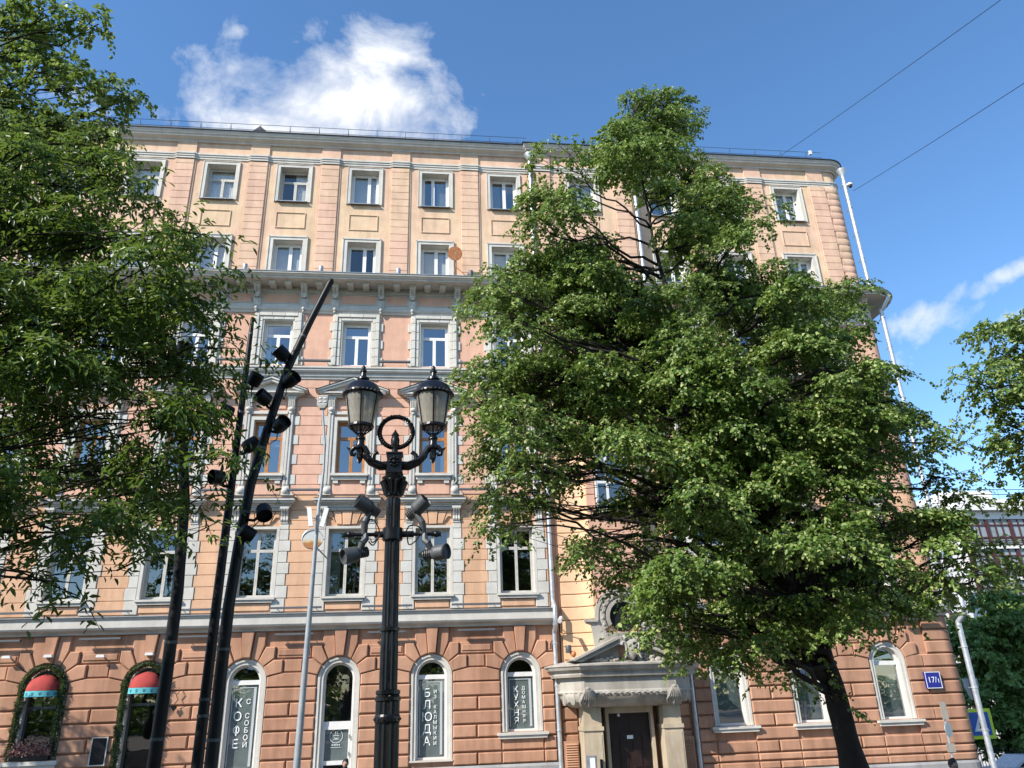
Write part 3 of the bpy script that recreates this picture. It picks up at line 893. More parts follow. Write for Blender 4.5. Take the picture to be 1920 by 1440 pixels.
def first_floor(cx, i):
    back = [None, None, ('curtain', 0, .3), None, None, ('curtain', .0, .35), None, None, ('curtain', .6, 1), None, None][i % 11]
    old = cx < -6
    w = window(cx, 6.46, 8.74, .60, 27.22, L4(.70) if not old else LT(.70), 'old_wood', .05, 'glass_dark', back, .045, lin=27.03)
    ar = MB()
    for s in (-1, 1): ar.box(cx + s * .66 - .05, cx + s * .66 + .05, 26.975, 27.1, 6.46, 8.75)
    ar.box(cx - .71, cx + .71, 26.975, 27.1, 8.752, 8.84)
    part('architrave', ar, 'trim', w)
    s = MB(); s.box(cx - .73, cx + .73, 26.86, 27.2, 6.37, 6.44); s.box(cx - .66, cx + .66, 26.91, 27.03, 6.28, 6.368); part('sill', s, 'trim', w)
    part('apron_panel', MB().prism([(cx - .58, 6.03), (cx + .58, 6.03), (cx + .58, 6.25), (cx - .58, 6.25)], 26.985, 27.03, .015), 'orange', w)
    for k in range(1, 7):
        e = 1.10 if k % 2 else 1.015
        for sgn in (-1, 1):
            x0, x1 = sorted((cx + sgn * .72, cx + sgn * e))
            block('quoin', x0, x1, F1[k] + .008, F1[k + 1] - .008, 27.03, .055, .01, 'trim_b', W1)
    for sgn in (-1, 1):
        x0, x1 = sorted((cx + sgn * .72, cx + sgn * 1.0))
        block('quoin', x0, x1, F1[7] + .008, F1[8] - .1, 27.03, .055, .01, 'trim_b', W1)
        block('quoin', *sorted((cx + sgn * .62, cx + sgn * 1.05)), 5.98, F1[1] - .01, 27.03, .055, .01, 'trim_b', W1)
    # flat arch
    def fa(pts, p): part('flat_arch_stone', MB().prism(pts, 27.03 - p, 27.03, .02), 'orange', W1)
    fa([(cx - .13, 8.87), (cx + .13, 8.87), (cx + .175, 9.36), (cx - .175, 9.36)], .09)
    for sgn in (1, -1):
        f = lambda pts: [(cx + sgn * x, z) for x, z in (pts if sgn > 0 else pts[::-1])]
        fa(f([(.16, 8.89), (.34, 8.89), (.50, 9.36), (.205, 9.36)]), .07)
        fa(f([(.40, 8.98), (.52, 9.14), (.66, 9.14), (.66, 9.36), (.53, 9.36)]), .06)
    # consoles and window cornice
    for sgn in (-1, 1):
        x = cx + sgn * .83; c = MB()
        c.box(x - .15, x + .15, 26.78, 27.03, 9.42, 9.50)
        for dx in (-.09, 0, .09):
            prismx(c, [(27.02, 9.0), (26.93, 9.0), (26.90, 9.06), (26.93, 9.18), (26.86, 9.32), (26.80, 9.38), (26.80, 9.42), (27.02, 9.42)], x + dx - .034, x + dx + .034)
        c.box(x - .13, x + .13, 26.95, 27.03, 8.94, 9.0)
        part('console', c, 'trim', w)
    co = MB()
    co.box(cx - .67, cx + .67, 26.92, 27.03, 9.385, 9.495)
    for k in range(19): co.box(cx - .65 + k * .0708, cx - .61 + k * .0708, 26.885, 26.92, 9.41, 9.475)
    for (e, p, z0, z1) in ((1.02, .16, 9.50, 9.57), (1.06, .22, 9.572, 9.63), (1.12, .32, 9.632, 9.70), (1.16, .38, 9.702, 9.79)):
        co.box(cx - e, cx + e, 27.03 - p, 27.03, z0, z1)
    part('window_cornice', co, 'trim', w)
    part('cornice_flashing', MB().add([(cx - 1.18, 26.62, 9.795), (cx + 1.18, 26.62, 9.795), (cx + 1.18, 27.02, 9.90), (cx - 1.18, 27.02, 9.90)], [(0, 1, 2, 3)]), 'greymetal', w)
for i, cx in enumerate(COLS): first_floor(cx, i)

# --- second floor with pediments
F2 = [9.97 + .372 * k for k in range(13)]
course_rows(F2, 27.03, 'wall_block', 'pink_block', W2, lambda k: (.90 if k < 1 else (1.10 if k % 2 else .92)) if k < 9 else .92, None)
def second_floor(cx, i):
    w = window(cx, 10.75, 12.76, .52, 27.22, LT(.70), 'wood', .06, 'glass', [None, ('curtain', 0, .3), None, ('curtain', 0, .22), ('blind', .55, 1), None, ('curtain', .75, 1), ('blind', .7, 1)][i % 8], .05, lin=27.03)
    ar = MB()
    for s in (-1, 1): ar.box(cx + s * .585 - .055, cx + s * .585 + .055, 26.96, 27.1, 10.72, 12.77)
    ar.box(cx - .64, cx + .64, 26.96, 27.1, 12.772, 12.90)
    part('architrave', ar, 'trim', w)
    s = MB(); s.box(cx - .66, cx + .66, 26.82, 27.2, 10.63, 10.72); s.box(cx - .62, cx + .62, 26.90, 27.03, 10.50, 10.628)
    for sgn in (-1, 1): s.box(cx + sgn * .48 - .09, cx + sgn * .48 + .09, 26.93, 27.03, 10.37, 10.497)
    part('sill', s, 'trim', w)
    part('apron_panel', MB().prism([(cx - .60, 9.98), (cx + .60, 9.98), (cx + .60, 10.35), (cx - .60, 10.35)], 26.985, 27.03, .02), 'pink_block', w)
    for sgn in (-1, 1):
        x = cx + sgn * .765; c = MB()
        c.box(x - .11, x + .11, 26.955, 27.03, 10.27, 13.06)
        for dx in (-.07, .03): c.box(x + dx - .015, x + dx + .045, 26.925, 26.955, 10.33, 13.0)
        part('pilaster', c, 'trim', w)
        c = MB(); c.lathe((x, 27.0, 10.12), [(.13, 0), (.13, .06), (.09, .1), (.02, .12)], 16, axis=(0, -1, 0))
        c.prism([(x - .14, 9.95), (x + .14, 9.95), (x + .12, 10.27), (x - .12, 10.27)], 26.95, 27.03)
        c.prism([(cx + sgn * .9, 9.95), (cx + sgn * 1.08, 9.95), (cx + sgn * .92, 10.12)], 26.97, 27.03)
        part('pilaster_base', c, 'trim', w, 40)
        c = MB(); c.box(x - .15, x + .15, 26.83, 27.03, 13.56, 13.655); c.box(x - .12, x + .12, 26.92, 27.03, 13.07, 13.56)
        for k in range(4): c.tube([(x - .09 + .06 * k, 26.91, 13.28), (x - .09 + .06 * k, 26.88, 13.4), (x - .09 + .06 * k, 26.86, 13.55)], .028, 6)
        c.ball((x, 26.90, 13.18), .12, 10, 6, (1, .7, .75)); c.ball((x, 26.92, 13.05), .075, 8, 5, (1, .6, .8))
        part('capital', c, 'trim', w, 40)
        for k in range(1, 9, 2):
            e0, e1 = sorted((cx + sgn * .88, cx + sgn * 1.085))
            block('quoin_tab', e0, e1, F2[k] + .008, F2[k + 1] - .008, 27.03, .05, .01, 'trim_b', W2)
        e0, e1 = sorted((cx + sgn * .88, cx + sgn * .93)); 
    part('lintel', MB().box(cx - .64, cx + .64, 26.93, 27.03, 13.0, 13.10), 'trim', w)
    part('frieze_panel', MB().prism([(cx - .56, 13.22), (cx + .56, 13.22), (cx + .56, 13.52), (cx - .56, 13.52)], 26.99, 27.03, .02), 'pink_block', w)
    pd = MB()
    for (e, p, z0, z1) in ((1.02, .18, 13.657, 13.71), (1.12, .26, 13.712, 13.76), (1.20, .34, 13.762, 13.82)): pd.box(cx - e, cx + e, 27.03 - p, 27.03, z0, z1)
    pd.prism([(cx - 1.15, 13.822), (cx + 1.15, 13.822), (cx, 14.25)], 26.85, 27.03)
    for sgn in (-1, 1):
        pd.prism([(cx + sgn * 1.30, 13.823), (cx + sgn * 1.02, 13.823), (cx, 14.20), (cx, 14.34)], 26.66, 27.03)
        pd.prism([(cx + sgn * 1.34, 13.855), (cx + sgn * 1.28, 13.835), (cx + sgn * .002, 14.30), (cx + sgn * .002, 14.375)], 26.61, 27.03)
    part('pediment', pd, 'trim', w)
    pf = MB()
    for sgn in (-1, 1): pf.add([(cx + sgn * 1.37, 26.58, 13.862), (cx, 26.58, 14.392), (cx, 27.03, 14.392), (cx + sgn * 1.37, 27.03, 13.862)], [(0, 1, 2, 3)])
    part('pediment_flashing', pf, 'darkgrey', w)
for i, cx in enumerate(COLS): second_floor(cx, i)
bd = MB()
for pth in facade_path(27.03):
    bd.sweep(pth, [(0, 14.42), (.06, 14.42), (.08, 14.50), (.12, 14.53), (.13, 14.62), (.20, 14.66), (.24, 14.72), (.24, 14.77), (.28, 14.80), (.28, 14.86), (0, 14.93)])
part('sill_course', bd, 'trim', B)

# --- third floor
F3 = [14.98 + .368 * k for k in range(7)]
def third_floor(cx, i):
    w = window(cx, 15.01, 16.85, .535, 27.2, LT(.71), 'white_pvc', .06, 'glass', [('blind', .5, 1), None, ('curtain', 0, .3), None, ('curtain', .0, .25), ('blind', .72, 1), None, ('curtain', .7, 1)][i % 8], .05, lin=27.0)
    for k in range(6):
        za, zb = F3[k] + .006, F3[k + 1] - .006
        if k == 5: zb = 17.18
        for sgn in (-1, 1):
            block('surround_block', *sorted((cx + sgn * .735, cx + sgn * .87)), za, zb, 27.0, .11, .012, 'trim_b', W3)
            block('surround_block', *sorted((cx + sgn * .60, cx + sgn * .73)), za, min(zb, 17.03), 27.0, .07, .012, 'trim_b', W3)
            if k % 2 == 0: block('quoin_tab', *sorted((cx + sgn * .875, cx + sgn * 1.02)), za, zb, 27.0, .045, .01, 'trim_b', W3)
            else: block('quoin_tab', *sorted((cx + sgn * .875, cx + sgn * .93)), za, zb, 27.0, .045, .01, 'trim_b', W3)
    for k in range(3):
        x0 = cx - .73 + k * .4867
        block('surround_block', x0 + .004, x0 + .4827, 17.04, 17.18, 27.0, .11, .012, 'trim_b', W3)
        x0 = cx - .595 + k * .3967
        block('surround_block', x0 + .004, x0 + .3927, 16.90, 17.035, 27.0, .07, .012, 'trim_b', W3)
    ar = MB()
    for sgn in (-1, 1): ar.box(cx + sgn * .57 - .027, cx + sgn * .57 + .027, 26.965, 27.1, 14.96, 16.86)
    ar.box(cx - .597, cx + .597, 26.965, 27.1, 16.862, 16.898)
    part('architrave', ar, 'trim', w)
for i, cx in enumerate(COLS): third_floor(cx, i)
en = MB()
for pth in [[(XL, 27.0), (5.0, 27.0)], [(8.6, 27.0)] + corner_arc(27.0) + [(XR, 41)]]:
    en.sweep(pth, [(0, 17.20), (.05, 17.20), (.07, 17.28), (.12, 17.31), (.14, 17.40), (.10, 17.42), (.02, 17.44), (.02, 18.10), (.05, 18.11), (.08, 18.18), (.08, 18.32), (0, 18.33)])
EN = part('entablature', en, 'trim', B)
mc = MB(); cp = [(XL, 27.0)] + corner_arc(27.0) + [(XR, 41)]
mc.sweep(cp, [(0, 18.32), (.84, 18.32), (.84, 18.365), (.88, 18.385), (.92, 18.43), (.97, 18.46), (.97, 18.52), (0, 18.60)])
MC = part('main_cornice', mc, 'trim', B)
gf = MB(); gf.sweep(cp, [(.96, 18.522), (1.0, 18.522), (1.0, 18.545), (-.3, 18.82)], False)
part('gutter_flashing', gf, 'greymetal', MC)
brk = None
def bracket(x):
    b = MB()
    b.box(x - .14, x + .14, 26.46, 26.92, 18.24, 18.318)
    prismx(b, [(26.92, 17.84), (26.80, 17.84), (26.74, 17.90), (26.76, 18.0), (26.66, 18.10), (26.56, 18.14), (26.51, 18.20), (26.51, 18.24), (26.92, 18.24)], x - .115, x + .115)
    for dx in (-.07, .07): b.tube([(x + dx, 26.50, 18.19), (x + dx, 26.58, 18.10), (x + dx, 26.72, 17.98), (x + dx, 26.75, 17.88)], .025, 6)
    b.ball((x, 26.78, 17.84), .07, 8, 5, (1.1, .7, .7))
    b.box(x - .13, x + .13, 26.90, 26.98, 17.42, 17.84)
    for k in range(3):
        b.ball((x, 26.89, 17.54 + .1 * k), .08, 8, 4, (1.1 - .2 * k, .5, 1))
        for dx in (-.07, .07): b.ball((x + dx, 26.90, 17.50 + .11 * k), .045, 6, 4, (1, .6, 1.2))
    b.ball((x, 26.85, 17.36), .085, 8, 5, (.9, .8, 1.1)); b.ball((x, 26.87, 17.24), .05, 8, 5)
    part('bracket', b, 'trim', EN, 40)
bx = []
for cx in COLS: bx += [cx - .88, cx + .90]
for x in bx: bracket(x)
bracket(5.35); bracket(8.25); bracket(18.5)
for i, (a, b) in enumerate(zip(bx[:-1], bx[1:])):
    if a < 4.3 < b: continue
    n = 2 if i % 2 == 0 else 1
    for k in range(n):
        x = a + (b - a) * (k + 1) / (n + 1)
        d = MB(); prismx(d, [(26.92, 18.19), (26.42, 18.19), (26.38, 18.23), (26.38, 18.318), (26.92, 18.318)], x - .12, x + .12)
        d.box(x - .14, x + .14, 26.36, 26.92, 18.275, 18.3185)
        part('modillion', d, 'trim', EN)
    block('frieze_panel', a + .21, b - .21, 17.66, 18.02, 26.98, .012, .006, 'pink_block', EN)
    fm = MB()
    for z in (17.61, 18.045): fm.box(a + .17, b - .17, 26.955, 26.98, z, z + .025)
    part('panel_moulding', fm, 'trim', EN)

# --- fourth and fifth floors
def upper(cx, i, yt):
    old5 = cx < -4.5
    b4 = ('blind', .0, 1.) if i % 3 else ('blind', .35, 1.)
    w = window(cx, 18.92, 20.70, .575, yt + .30, L2((.1, .22, -.1, .25, .15, .2)[i % 6]), 'white_pvc', .07, 'glass_clear', b4 if i % 4 != 1 else None, .05, lin=yt)
    tr = MB()
    for s in (-1, 1): tr.box(cx + s * .665 - .075, cx + s * .665 + .075, yt - .05, yt + .03, 18.82, 20.725); tr.box(cx + s * .765 - .022, cx + s * .765 + .022, yt - .08, yt + .02, 18.82, 20.88)
    tr.box(cx - .743, cx + .743, yt - .05, yt + .03, 20.727, 20.84); tr.box(cx - .79, cx + .79, yt - .08, yt + .02, 20.845, 20.905)
    part('surround', tr, 'white_pvc' if False else 'trim', w)
    if old5:
        w = window(cx, 22.68, 24.36, .575, yt + .30, LT(.68, .05), 'old_wood', .055, 'glass_clear', ('curtain', 0, 1.) if i in (2, 3) else ('curtain', .5, 1), .05, lin=yt)
    else:
        w = window(cx, 22.68, 24.36, .575, yt + .30, L2((-.25, .3, -.2, .1)[i % 4]), 'white_pvc', .07, 'glass_clear' if i % 3 == 2 else 'glass', ('blind', .0, 1.) if i % 3 == 2 else (('curtain', 0, .4) if i % 2 else ('curtain', .55, 1.)), .05, lin=yt)
    tr = MB()
    for s in (-1, 1): tr.box(cx + s * .655 - .065, cx + s * .655 + .065, yt - .045, yt + .03, 22.62, 24.375); 
    tr.box(cx - .72, cx + .72, yt - .045, yt + .03, 24.377, 24.50)
    for s in (-1, 1): tr.box(cx + s * .735 - .014, cx + s * .735 + .014, yt - .065, yt + .02, 22.60, 24.49)
    tr.box(cx - .75, cx + .75, yt - .065, yt + .02, 24.502, 24.525)
    part('surround', tr, 'trim', w)
    s = MB(); s.add([(cx - .64, yt - .14, 22.60), (cx + .64, yt - .14, 22.60), (cx + .64, yt + .3, 22.675), (cx - .64, yt + .3, 22.675), (cx - .64, yt - .14, 22.57), (cx + .64, yt - .14, 22.57)], [(0, 1, 2, 3), (0, 4, 5, 1)]); part('sill', s, 'greymetal', w)
    pm = MB()
    for (x0, x1, z0, z1) in ((-.6, .6, 22.06, 22.09), (-.6, .6, 21.32, 21.35), (-.6, -.57, 21.35, 22.06), (.57, .6, 21.35, 22.06)): pm.box(cx + x0, cx + x1, yt - .035, yt, z0, z1)
    part('panel_moulding', pm, 'peach_top', W4)
UC = COLS[:8] + [XB] + COLS[8:]
for i, cx in enumerate(UC): upper(cx, i, YT - .17 if cx == XB else YT)
PIL = [(a + b) / 2 for a, b in zip(COLS[:-1], COLS[1:]) if not (a == 3.31)] + [-19.2, 17.95, 9.0 - .4, 5.0]
for x in PIL:
    y = YT - .17 if 4.6 < x < 9.3 else YT
    st = MB(); st.box(x - .445, x + .445, y - .032, y + .02, 18.6, 24.58); part('pilaster_backing', st, 'peach_block', W4)
    for k in range(17):
        zt = 24.575 if k == 0 else 24.34 - .353 * (k - 1)
        zb = 24.34 - .353 * k
        block('pilaster_block', x - .375, x + .375, zb + .005, zt - .005, y - .032, .042, .01, 'peach_block', W4)
ub = MB(); ub2 = MB()
segs = []; xs = sorted(PIL)
path = [(XL, YT)]
for x in xs:
    if x > 17.9: continue
    yb = YT - .17 if 4.6 < x < 9.3 else YT
    if x == 5.0: path += [(4.55, YT), (4.55, YT - .17)]
    if x > 9.3 and not any(p_[0] == 9.3 for p_ in path): path += [(9.3, YT - .17), (9.3, YT)]
    path += [(x - .445, yb), (x - .445, yb - .032), (x - .375, yb - .032), (x - .375, yb - .074), (x + .375, yb - .074), (x + .375, yb - .032), (x + .445, yb - .032), (x + .445, yb)]
path += corner_arc(YT) + [(XR, 41)]
def boxband(mb, path, z0, z1, p):
    for (ax, ay), (bx_, by) in zip(path[:-1], path[1:]):
        if bx_ - ax > .01 and abs(by - ay) < .01: mb.box(ax - .001, bx_ + .001, ay - p, ay + .02, z0, z1)
boxband(ub, path, 24.60, 24.70, .04); boxband(ub, path, 24.702, 24.79, .07); boxband(ub, path, 24.792, 24.87, .10)
ub.sweep(corner_arc(YT) + [(XR, 41)], [(0, 24.60), (.04, 24.60), (.05, 24.70), (.07, 24.79), (.10, 24.80), (.10, 24.87), (0, 24.87)])
part('frieze_band', ub, 'trim', B)
for x in xs:
    y = YT - .17 if 4.6 < x < 9.3 else YT
    block('frieze_block', x - .40, x + .40, 24.88, 25.48, y, .065, .008, 'peach_block', W4)
tcn = MB(); tp = [(XL, YT), (4.6, YT), (4.6, YT - .17), (9.3, YT - .17), (9.3, YT)] + corner_arc(YT) + [(XR, 41)]
tcn.sweep(tp, [(0, 25.46), (.08, 25.46), (.10, 25.52), (.16, 25.55), (.29, 25.62), (.31, 25.69), (.35, 25.71), (.39, 25.79), (.40, 25.80), (.40, 25.85), (0, 25.92)])
part('top_cornice', tcn, 'trim', B)
# corner quoins on the upper floors
for k in range(18):
    z0 = 18.6 + .353 * k
    if z0 + .35 > 24.6: break
    part('corner_block', MB().sweep([(18.42 if k % 2 else 18.34, YT)] + corner_arc(YT) + [(XR, 28.3)], [(0, z0 + .008), (.05, z0 + .008), (.055, z0 + .015), (.055, z0 + .338), (.05, z0 + .345), (0, z0 + .345)]), 'peach_block', W4, 40)
for k in range(26):
    z0 = 5.97 + .375 * k
    if 9.6 < z0 < 9.95 or z0 > 14.0: continue
    part('corner_block', MB().sweep(corner_arc(27.03) + [(XR, 28.3)], [(0, z0 + .01), (.03, z0 + .01), (.03, z0 + .365), (0, z0 + .365)]), 'orange' if z0 < 9.9 else 'pink_block', W1 if z0 < 9.9 else W2, 40)

# --- entrance bay
YBF = 26.40
def bay_path(s):
    n = 8; pts = [(XB - 2.10, 27.05), (XB - 2.10, 26.98), (XB - 1.98, 26.98)]
    pts += [(XB - 1.98 + 1.03 * math.sin(math.pi / 2 * i / n) * 1.0, 26.95 - .55 * (1 - math.cos(math.pi / 2 * i / n)) if False else YBF + .53 * math.cos(math.pi / 2 * i / n)) for i in range(n + 1)]
    return pts if s < 0 else [(2 * XB - x, y) for x, y in pts][::-1]
BLT = bay_path(-1); BRT = bay_path(1)
xi = BLT[-1][0]
bw = MB(); bw.sweep(BLT + BRT, [(-.6, 3.3), (-.03, 3.3), (-.03, 18.5)], False)
BW = part('bay_wall', bw, 'orange', B)
bay_open = [(9.16, 12.35, .62), (13.0, 15.35, .60)]
zl = [.75 + .43 * k for k in range(41)]
for k, z0 in enumerate(zl):
    z1 = z0 + .43
    if z1 > 17.2: break
    if z0 < 3.3: continue
    pr = [(-.03, z0 + .012), (.005, z0 + .012), (.02, z0 + .03), (.02, z1 - .03), (.005, z1 - .012), (-.03, z1 - .012)]
    lo = False
    for pth in (BLT, BRT):
        part('bay_course', MB().sweep(pth[2:] if pth is BLT else pth[:-2], pr), 'terra' if lo else 'yellow', BW, 35)
    hole = [o for o in bay_open if o[0] < z1 - .05 and o[1] > z0 + .05]
    xr = 2 * XB - xi
    segs = [(xi + .004, xr - .004)] if not hole else [(xi + .004, XB - hole[0][2] - .05), (XB + hole[0][2] + .05, xr - .004)]
    for a, b in segs:
        part('bay_course', MB().sweep([(a, YBF), (b, YBF)], pr), 'terra' if lo else 'pink_block', BW)
for (z0, z1, hw) in bay_open:
    cells = [(-1, -.3, 0, .33), (-.3, 1, 0, .33), (-1, -.3, .33, .72), (-.3, 1, .33, .72), (-1, -.3, .72, 1), (-.3, 1, .72, 1)]
    w = window(XB, z0, z1, hw, YBF - .06, cells, 'white_pvc', .045, 'glass_dark', None, .05)
    part('backing', MB().box(XB - hw + .01, XB + hw - .01, YBF + .012, YBF + .02, z0 + .01, z1 - .01), 'interior', w)
    s = MB(); s.box(XB - hw - .12, XB + hw + .12, YBF - .2, YBF, z0 - .12, z0 - .02)
    if z0 > 12:
        s.prism([(XB - 1.15, z1 + .25), (XB + 1.15, z1 + .25), (XB, z1 + .75)], YBF - .15, YBF)
        for g_ in (-1, 1): s.prism([(XB + g_ * 1.32, z1 + .25), (XB + g_ * 1.08, z1 + .25), (XB, z1 + .66), (XB, z1 + .80)], YBF - .35, YBF)
        s.box(XB - 1.2, XB + 1.2, YBF - .3, YBF, z1 + .14, z1 + .248)
    part('surround', s, 'trim', w)
# oculus over the porch
OX, OZ = XB, 5.52
oc = MB()
for (r1, r0, y0) in ((.98, .86, YBF - .10), (.86, .80, YBF - .05), (.80, .66, YBF - .14), (.66, .60, YBF - .08), (.60, .48, YBF - .16)):
    n = 32; v = []; f = []
    for i in range(n + 1):
        a = R(-30) + R(240) * i / n
        for r, y in ((r1, YBF), (r1, y0), (r0, y0), (r0, YBF)): v.append((OX + r * math.cos(a), y, OZ + r * 1.02 * math.sin(a)))
    for i in range(n):
        for j in range(3): f.append((4 * i + j, 4 * i + 4 + j, 4 * i + 5 + j, 4 * i + 1 + j))
    oc.add(v, f)
for s in (-1, 1):
    oc.prism([(OX + s * .86, OZ - .12), (OX + s * 1.32, OZ - .10), (OX + s * 1.30, OZ - .20), (OX + s * 1.12, OZ - .26), (OX + s * 1.05, OZ - .95), (OX + s * .70, OZ - .95), (OX + s * .62, OZ - .45)], YBF - .09, YBF)
    oc.box(*sorted((OX + s * 1.36, OX + s * .9)), YBF - .18, YBF - .001, OZ - .16, OZ - .07)
oc.box(OX - .75, OX + .75, YBF - .12, YBF, OZ - .95, OZ - .52)
for i in range(14):
    a = R(-20) + R(220) * i / 13
    oc.ball((OX + .73 * math.cos(a), YBF - .15, OZ + .74 * math.sin(a)), .05, 6, 4, (1, .7, 1))
OCU = part('oculus_surround', oc, 'stone', B)
dk = MB(); n = 24; dk.add([(OX + .49 * math.cos(2 * math.pi * i / n), YBF - .03, OZ + .49 * math.sin(2 * math.pi * i / n)) for i in range(n)], [tuple(range(n))])
part('pane', dk, 'carglass', OCU)

# --- porch: splayed canopy with broken pediment, drapery frieze, two piers and double door
PC = 6.70
PO = part('porch_canopy', MB().sweep([(PC - 2.35, 27.0), (PC - 2.35, 26.3), (PC - 1.62, 25.62), (PC + 1.62, 25.62), (PC + 2.35, 26.3), (PC + 2.35, 27.0)],
     [(-.25, 3.62), (.02, 3.62), (.05, 3.70), (.02, 3.74), (.05, 3.80), (.16, 3.84), (.20, 3.92), (.24, 3.95), (.24, 4.0), (-.25, 4.10), (-1.2, 4.22)]), 'stone', B)
fz = MB().sweep([(PC - 2.18, 27.0), (PC - 2.18, 26.35), (PC - 1.52, 25.72), (PC + 1.52, 25.72), (PC + 2.18, 26.35), (PC + 2.18, 27.0)],
     [(-.2, 3.12), (.02, 3.12), (.05, 3.16), (.03, 3.2), (.0, 3.22), (.0, 3.62), (-.2, 3.62)])
part('porch_frieze', fz, 'stone', B)
cv = MB().sweep([(PC - 2.16, 27.0), (PC - 2.16, 26.36), (PC - 1.50, 25.74), (PC + 1.50, 25.74), (PC + 2.16, 26.36), (PC + 2.16, 27.0)],
     [(0, 3.12), (-.03, 3.02), (-.10, 2.90), (-.22, 2.80), (-.38, 2.73), (-.55, 2.70), (-.9, 2.69)], False)
CVo = part('porch_cove', cv, 'stone', B, 50)
dr = MB()      # stucco drapery: a cloth hung along the frieze, gathered in two knots
def py(x): return 25.70 if abs(x - PC) < 1.5 else 25.70 + (abs(x - PC) - 1.5) * .95
cols_ = []
for k in range(121):
    x = PC - 2.14 + 4.28 * k / 120
    knot = min(abs(x - (PC - 1.42)), abs(x - (PC + 1.42)))
    hang = .07 + .035 * abs(math.sin(k * .33)) + .02 * math.sin(k * 1.9) + .34 * max(0, 1 - knot / .30) ** 1.2 + (.20 + .06 * math.sin(k * .9) if abs(x - PC) > 1.62 else 0)
    fold = .018 * math.sin(k * 1.15) + (.04 * math.sin(k * 1.6) if knot < .35 or abs(x - PC) > 1.6 else 0)
    y0 = py(x) - .035
    cols_.append([(x, y0 + .03, 3.17), (x, y0 - .02 - fold, 3.13), (x, y0 + fold * .6, 3.13 - hang * .5), (x + .02 * math.sin(k), y0 + .10 * hang / .3 - fold, 3.13 - hang), (x, y0 + .12, 3.13 - hang + .01)])
vv = [q for c_ in cols_ for q in c_]
dr.add(vv, [(5 * i + j, 5 * i + 5 + j, 5 * i + 6 + j, 5 * i + 1 + j) for i in range(120) for j in range(4)])
for s in (-1, 1):
    kx = PC + s * 1.42
    for k in range(7):
        a_ = (k - 3) * .06
        dr.tube([(kx + a_ * .5, 25.64, 3.30), (kx + a_ * .6, 25.60, 3.18), (kx + a_ * 1.1, 25.66, 2.98), (kx + a_ * 1.3, 25.80, 2.80 + .03 * abs(k - 3)), (kx + a_ * .9, 25.95, 2.72)], [.02, .045, .04, .035, .02], 7)
    dr.ball((kx, 25.63, 3.26), .085, 8, 6, (1.2, .7, .8))
part('drapery_relief', dr, 'stone', CVo, 50)
pt = MB()
for s in (-1, 1):
    pt.prism([(PC + s * 1.86, 4.10), (PC + s * 1.60, 4.06), (PC + s * .30, 4.60), (PC + s * .30, 4.78)], 25.45, 26.4)
    pt.prism([(PC + s * 1.95, 4.12), (PC + s * 1.84, 4.10), (PC + s * .28, 4.76), (PC + s * .28, 4.84)], 25.38, 26.4)
    pt.prism([(PC + s * 1.60, 4.04), (PC + s * .30, 4.04), (PC + s * .30, 4.58)], 25.72, 26.4)
part('broken_pediment', pt, 'stone', PO)
ct = MB()   # cartouche with scrolls and foliage
ct.prism([(PC + x + .12, z) for x, z in ((-.22, 4.72), (.10, 4.76), (.20, 4.60), (.16, 4.30), (0, 4.10), (-.16, 4.22), (-.26, 4.50))], 25.42, 25.75, .06)
for s in (-1, 1):
    pts = [(PC + .1 + s * (.26 + .09 * math.cos(a) * (1 - a / 9)), 25.45, 4.55 + .16 * math.sin(a) - a * .05) for a in np.linspace(0, 5.5, 12)]
    ct.tube(pts, [.07 - .004 * i for i in range(12)], 6)
    ct.ball((PC + .1 + s * .22, 25.47, 4.76), .10, 8, 5); ct.ball((PC + .1 + s * .1, 25.46, 4.84), .08, 8, 5)
for k in range(34):
    s = -1 if k % 2 else 1; x = random.uniform(.35, 1.25)
    ct.ball((PC + s * x, 25.66, 4.08 + random.uniform(0, .28) * (1.3 - x)), random.uniform(.04, .08), 6, 4, (1.3, .7, .9))
part('cartouche', ct, 'stone', PO, 50)
for s in (-1, 1):
    x = PC + .1 + s * 1.32
    pr = MB(); pr.box(x - .31, x + .31, 26.18, 27.1, -.4, 2.02); pr.box(x - .34, x + .34, 26.14, 27.1, 2.022, 2.14); pr.box(x - .29, x + .29, 26.2, 27.1, 2.142, 2.71)
    pr.box(x - .26, x + .26, 26.165, 26.18, .5, 1.9)
    part('porch_pier', pr, 'cream', B)
    lv = MB(); lx = x + s * .62
    lv.box(lx - .24, lx + .24, 26.84, 26.9, .70, 1.72)
    for k in range(13): lv.add([(lx - .20, 26.80, .76 + .07 * k), (lx + .20, 26.80, .76 + .07 * k), (lx + .20, 26.838, .81 + .07 * k), (lx - .20, 26.838, .81 + .07 * k)], [(0, 1, 2, 3)])
    part('ventilation_grille', lv, 'terra', WG)
dr_ = MB(); DX = 6.8
dr_.box(DX - .80, DX - .70, 26.6, 26.95, -.1, 2.50); dr_.box(DX + .70, DX + .80, 26.6, 26.95, -.1, 2.50); dr_.box(DX - .80, DX + .80, 26.6, 26.95, 2.502, 2.70)
DO = part('entrance_door', dr_, 'cream', B)
for (xa, xb) in ((4.62, 5.15), (8.46, 9.0)):
    for k, (za, zb) in enumerate(zip([.1, .35, .62, .88] + ZL, [.35, .62, .88] + ZL + [4.0])):
        if .62 <= za < 1.5: continue
        block('rusticated_block', xa, xb, za + .022, zb - .022, YG, .10, .035, 'terra', WG)

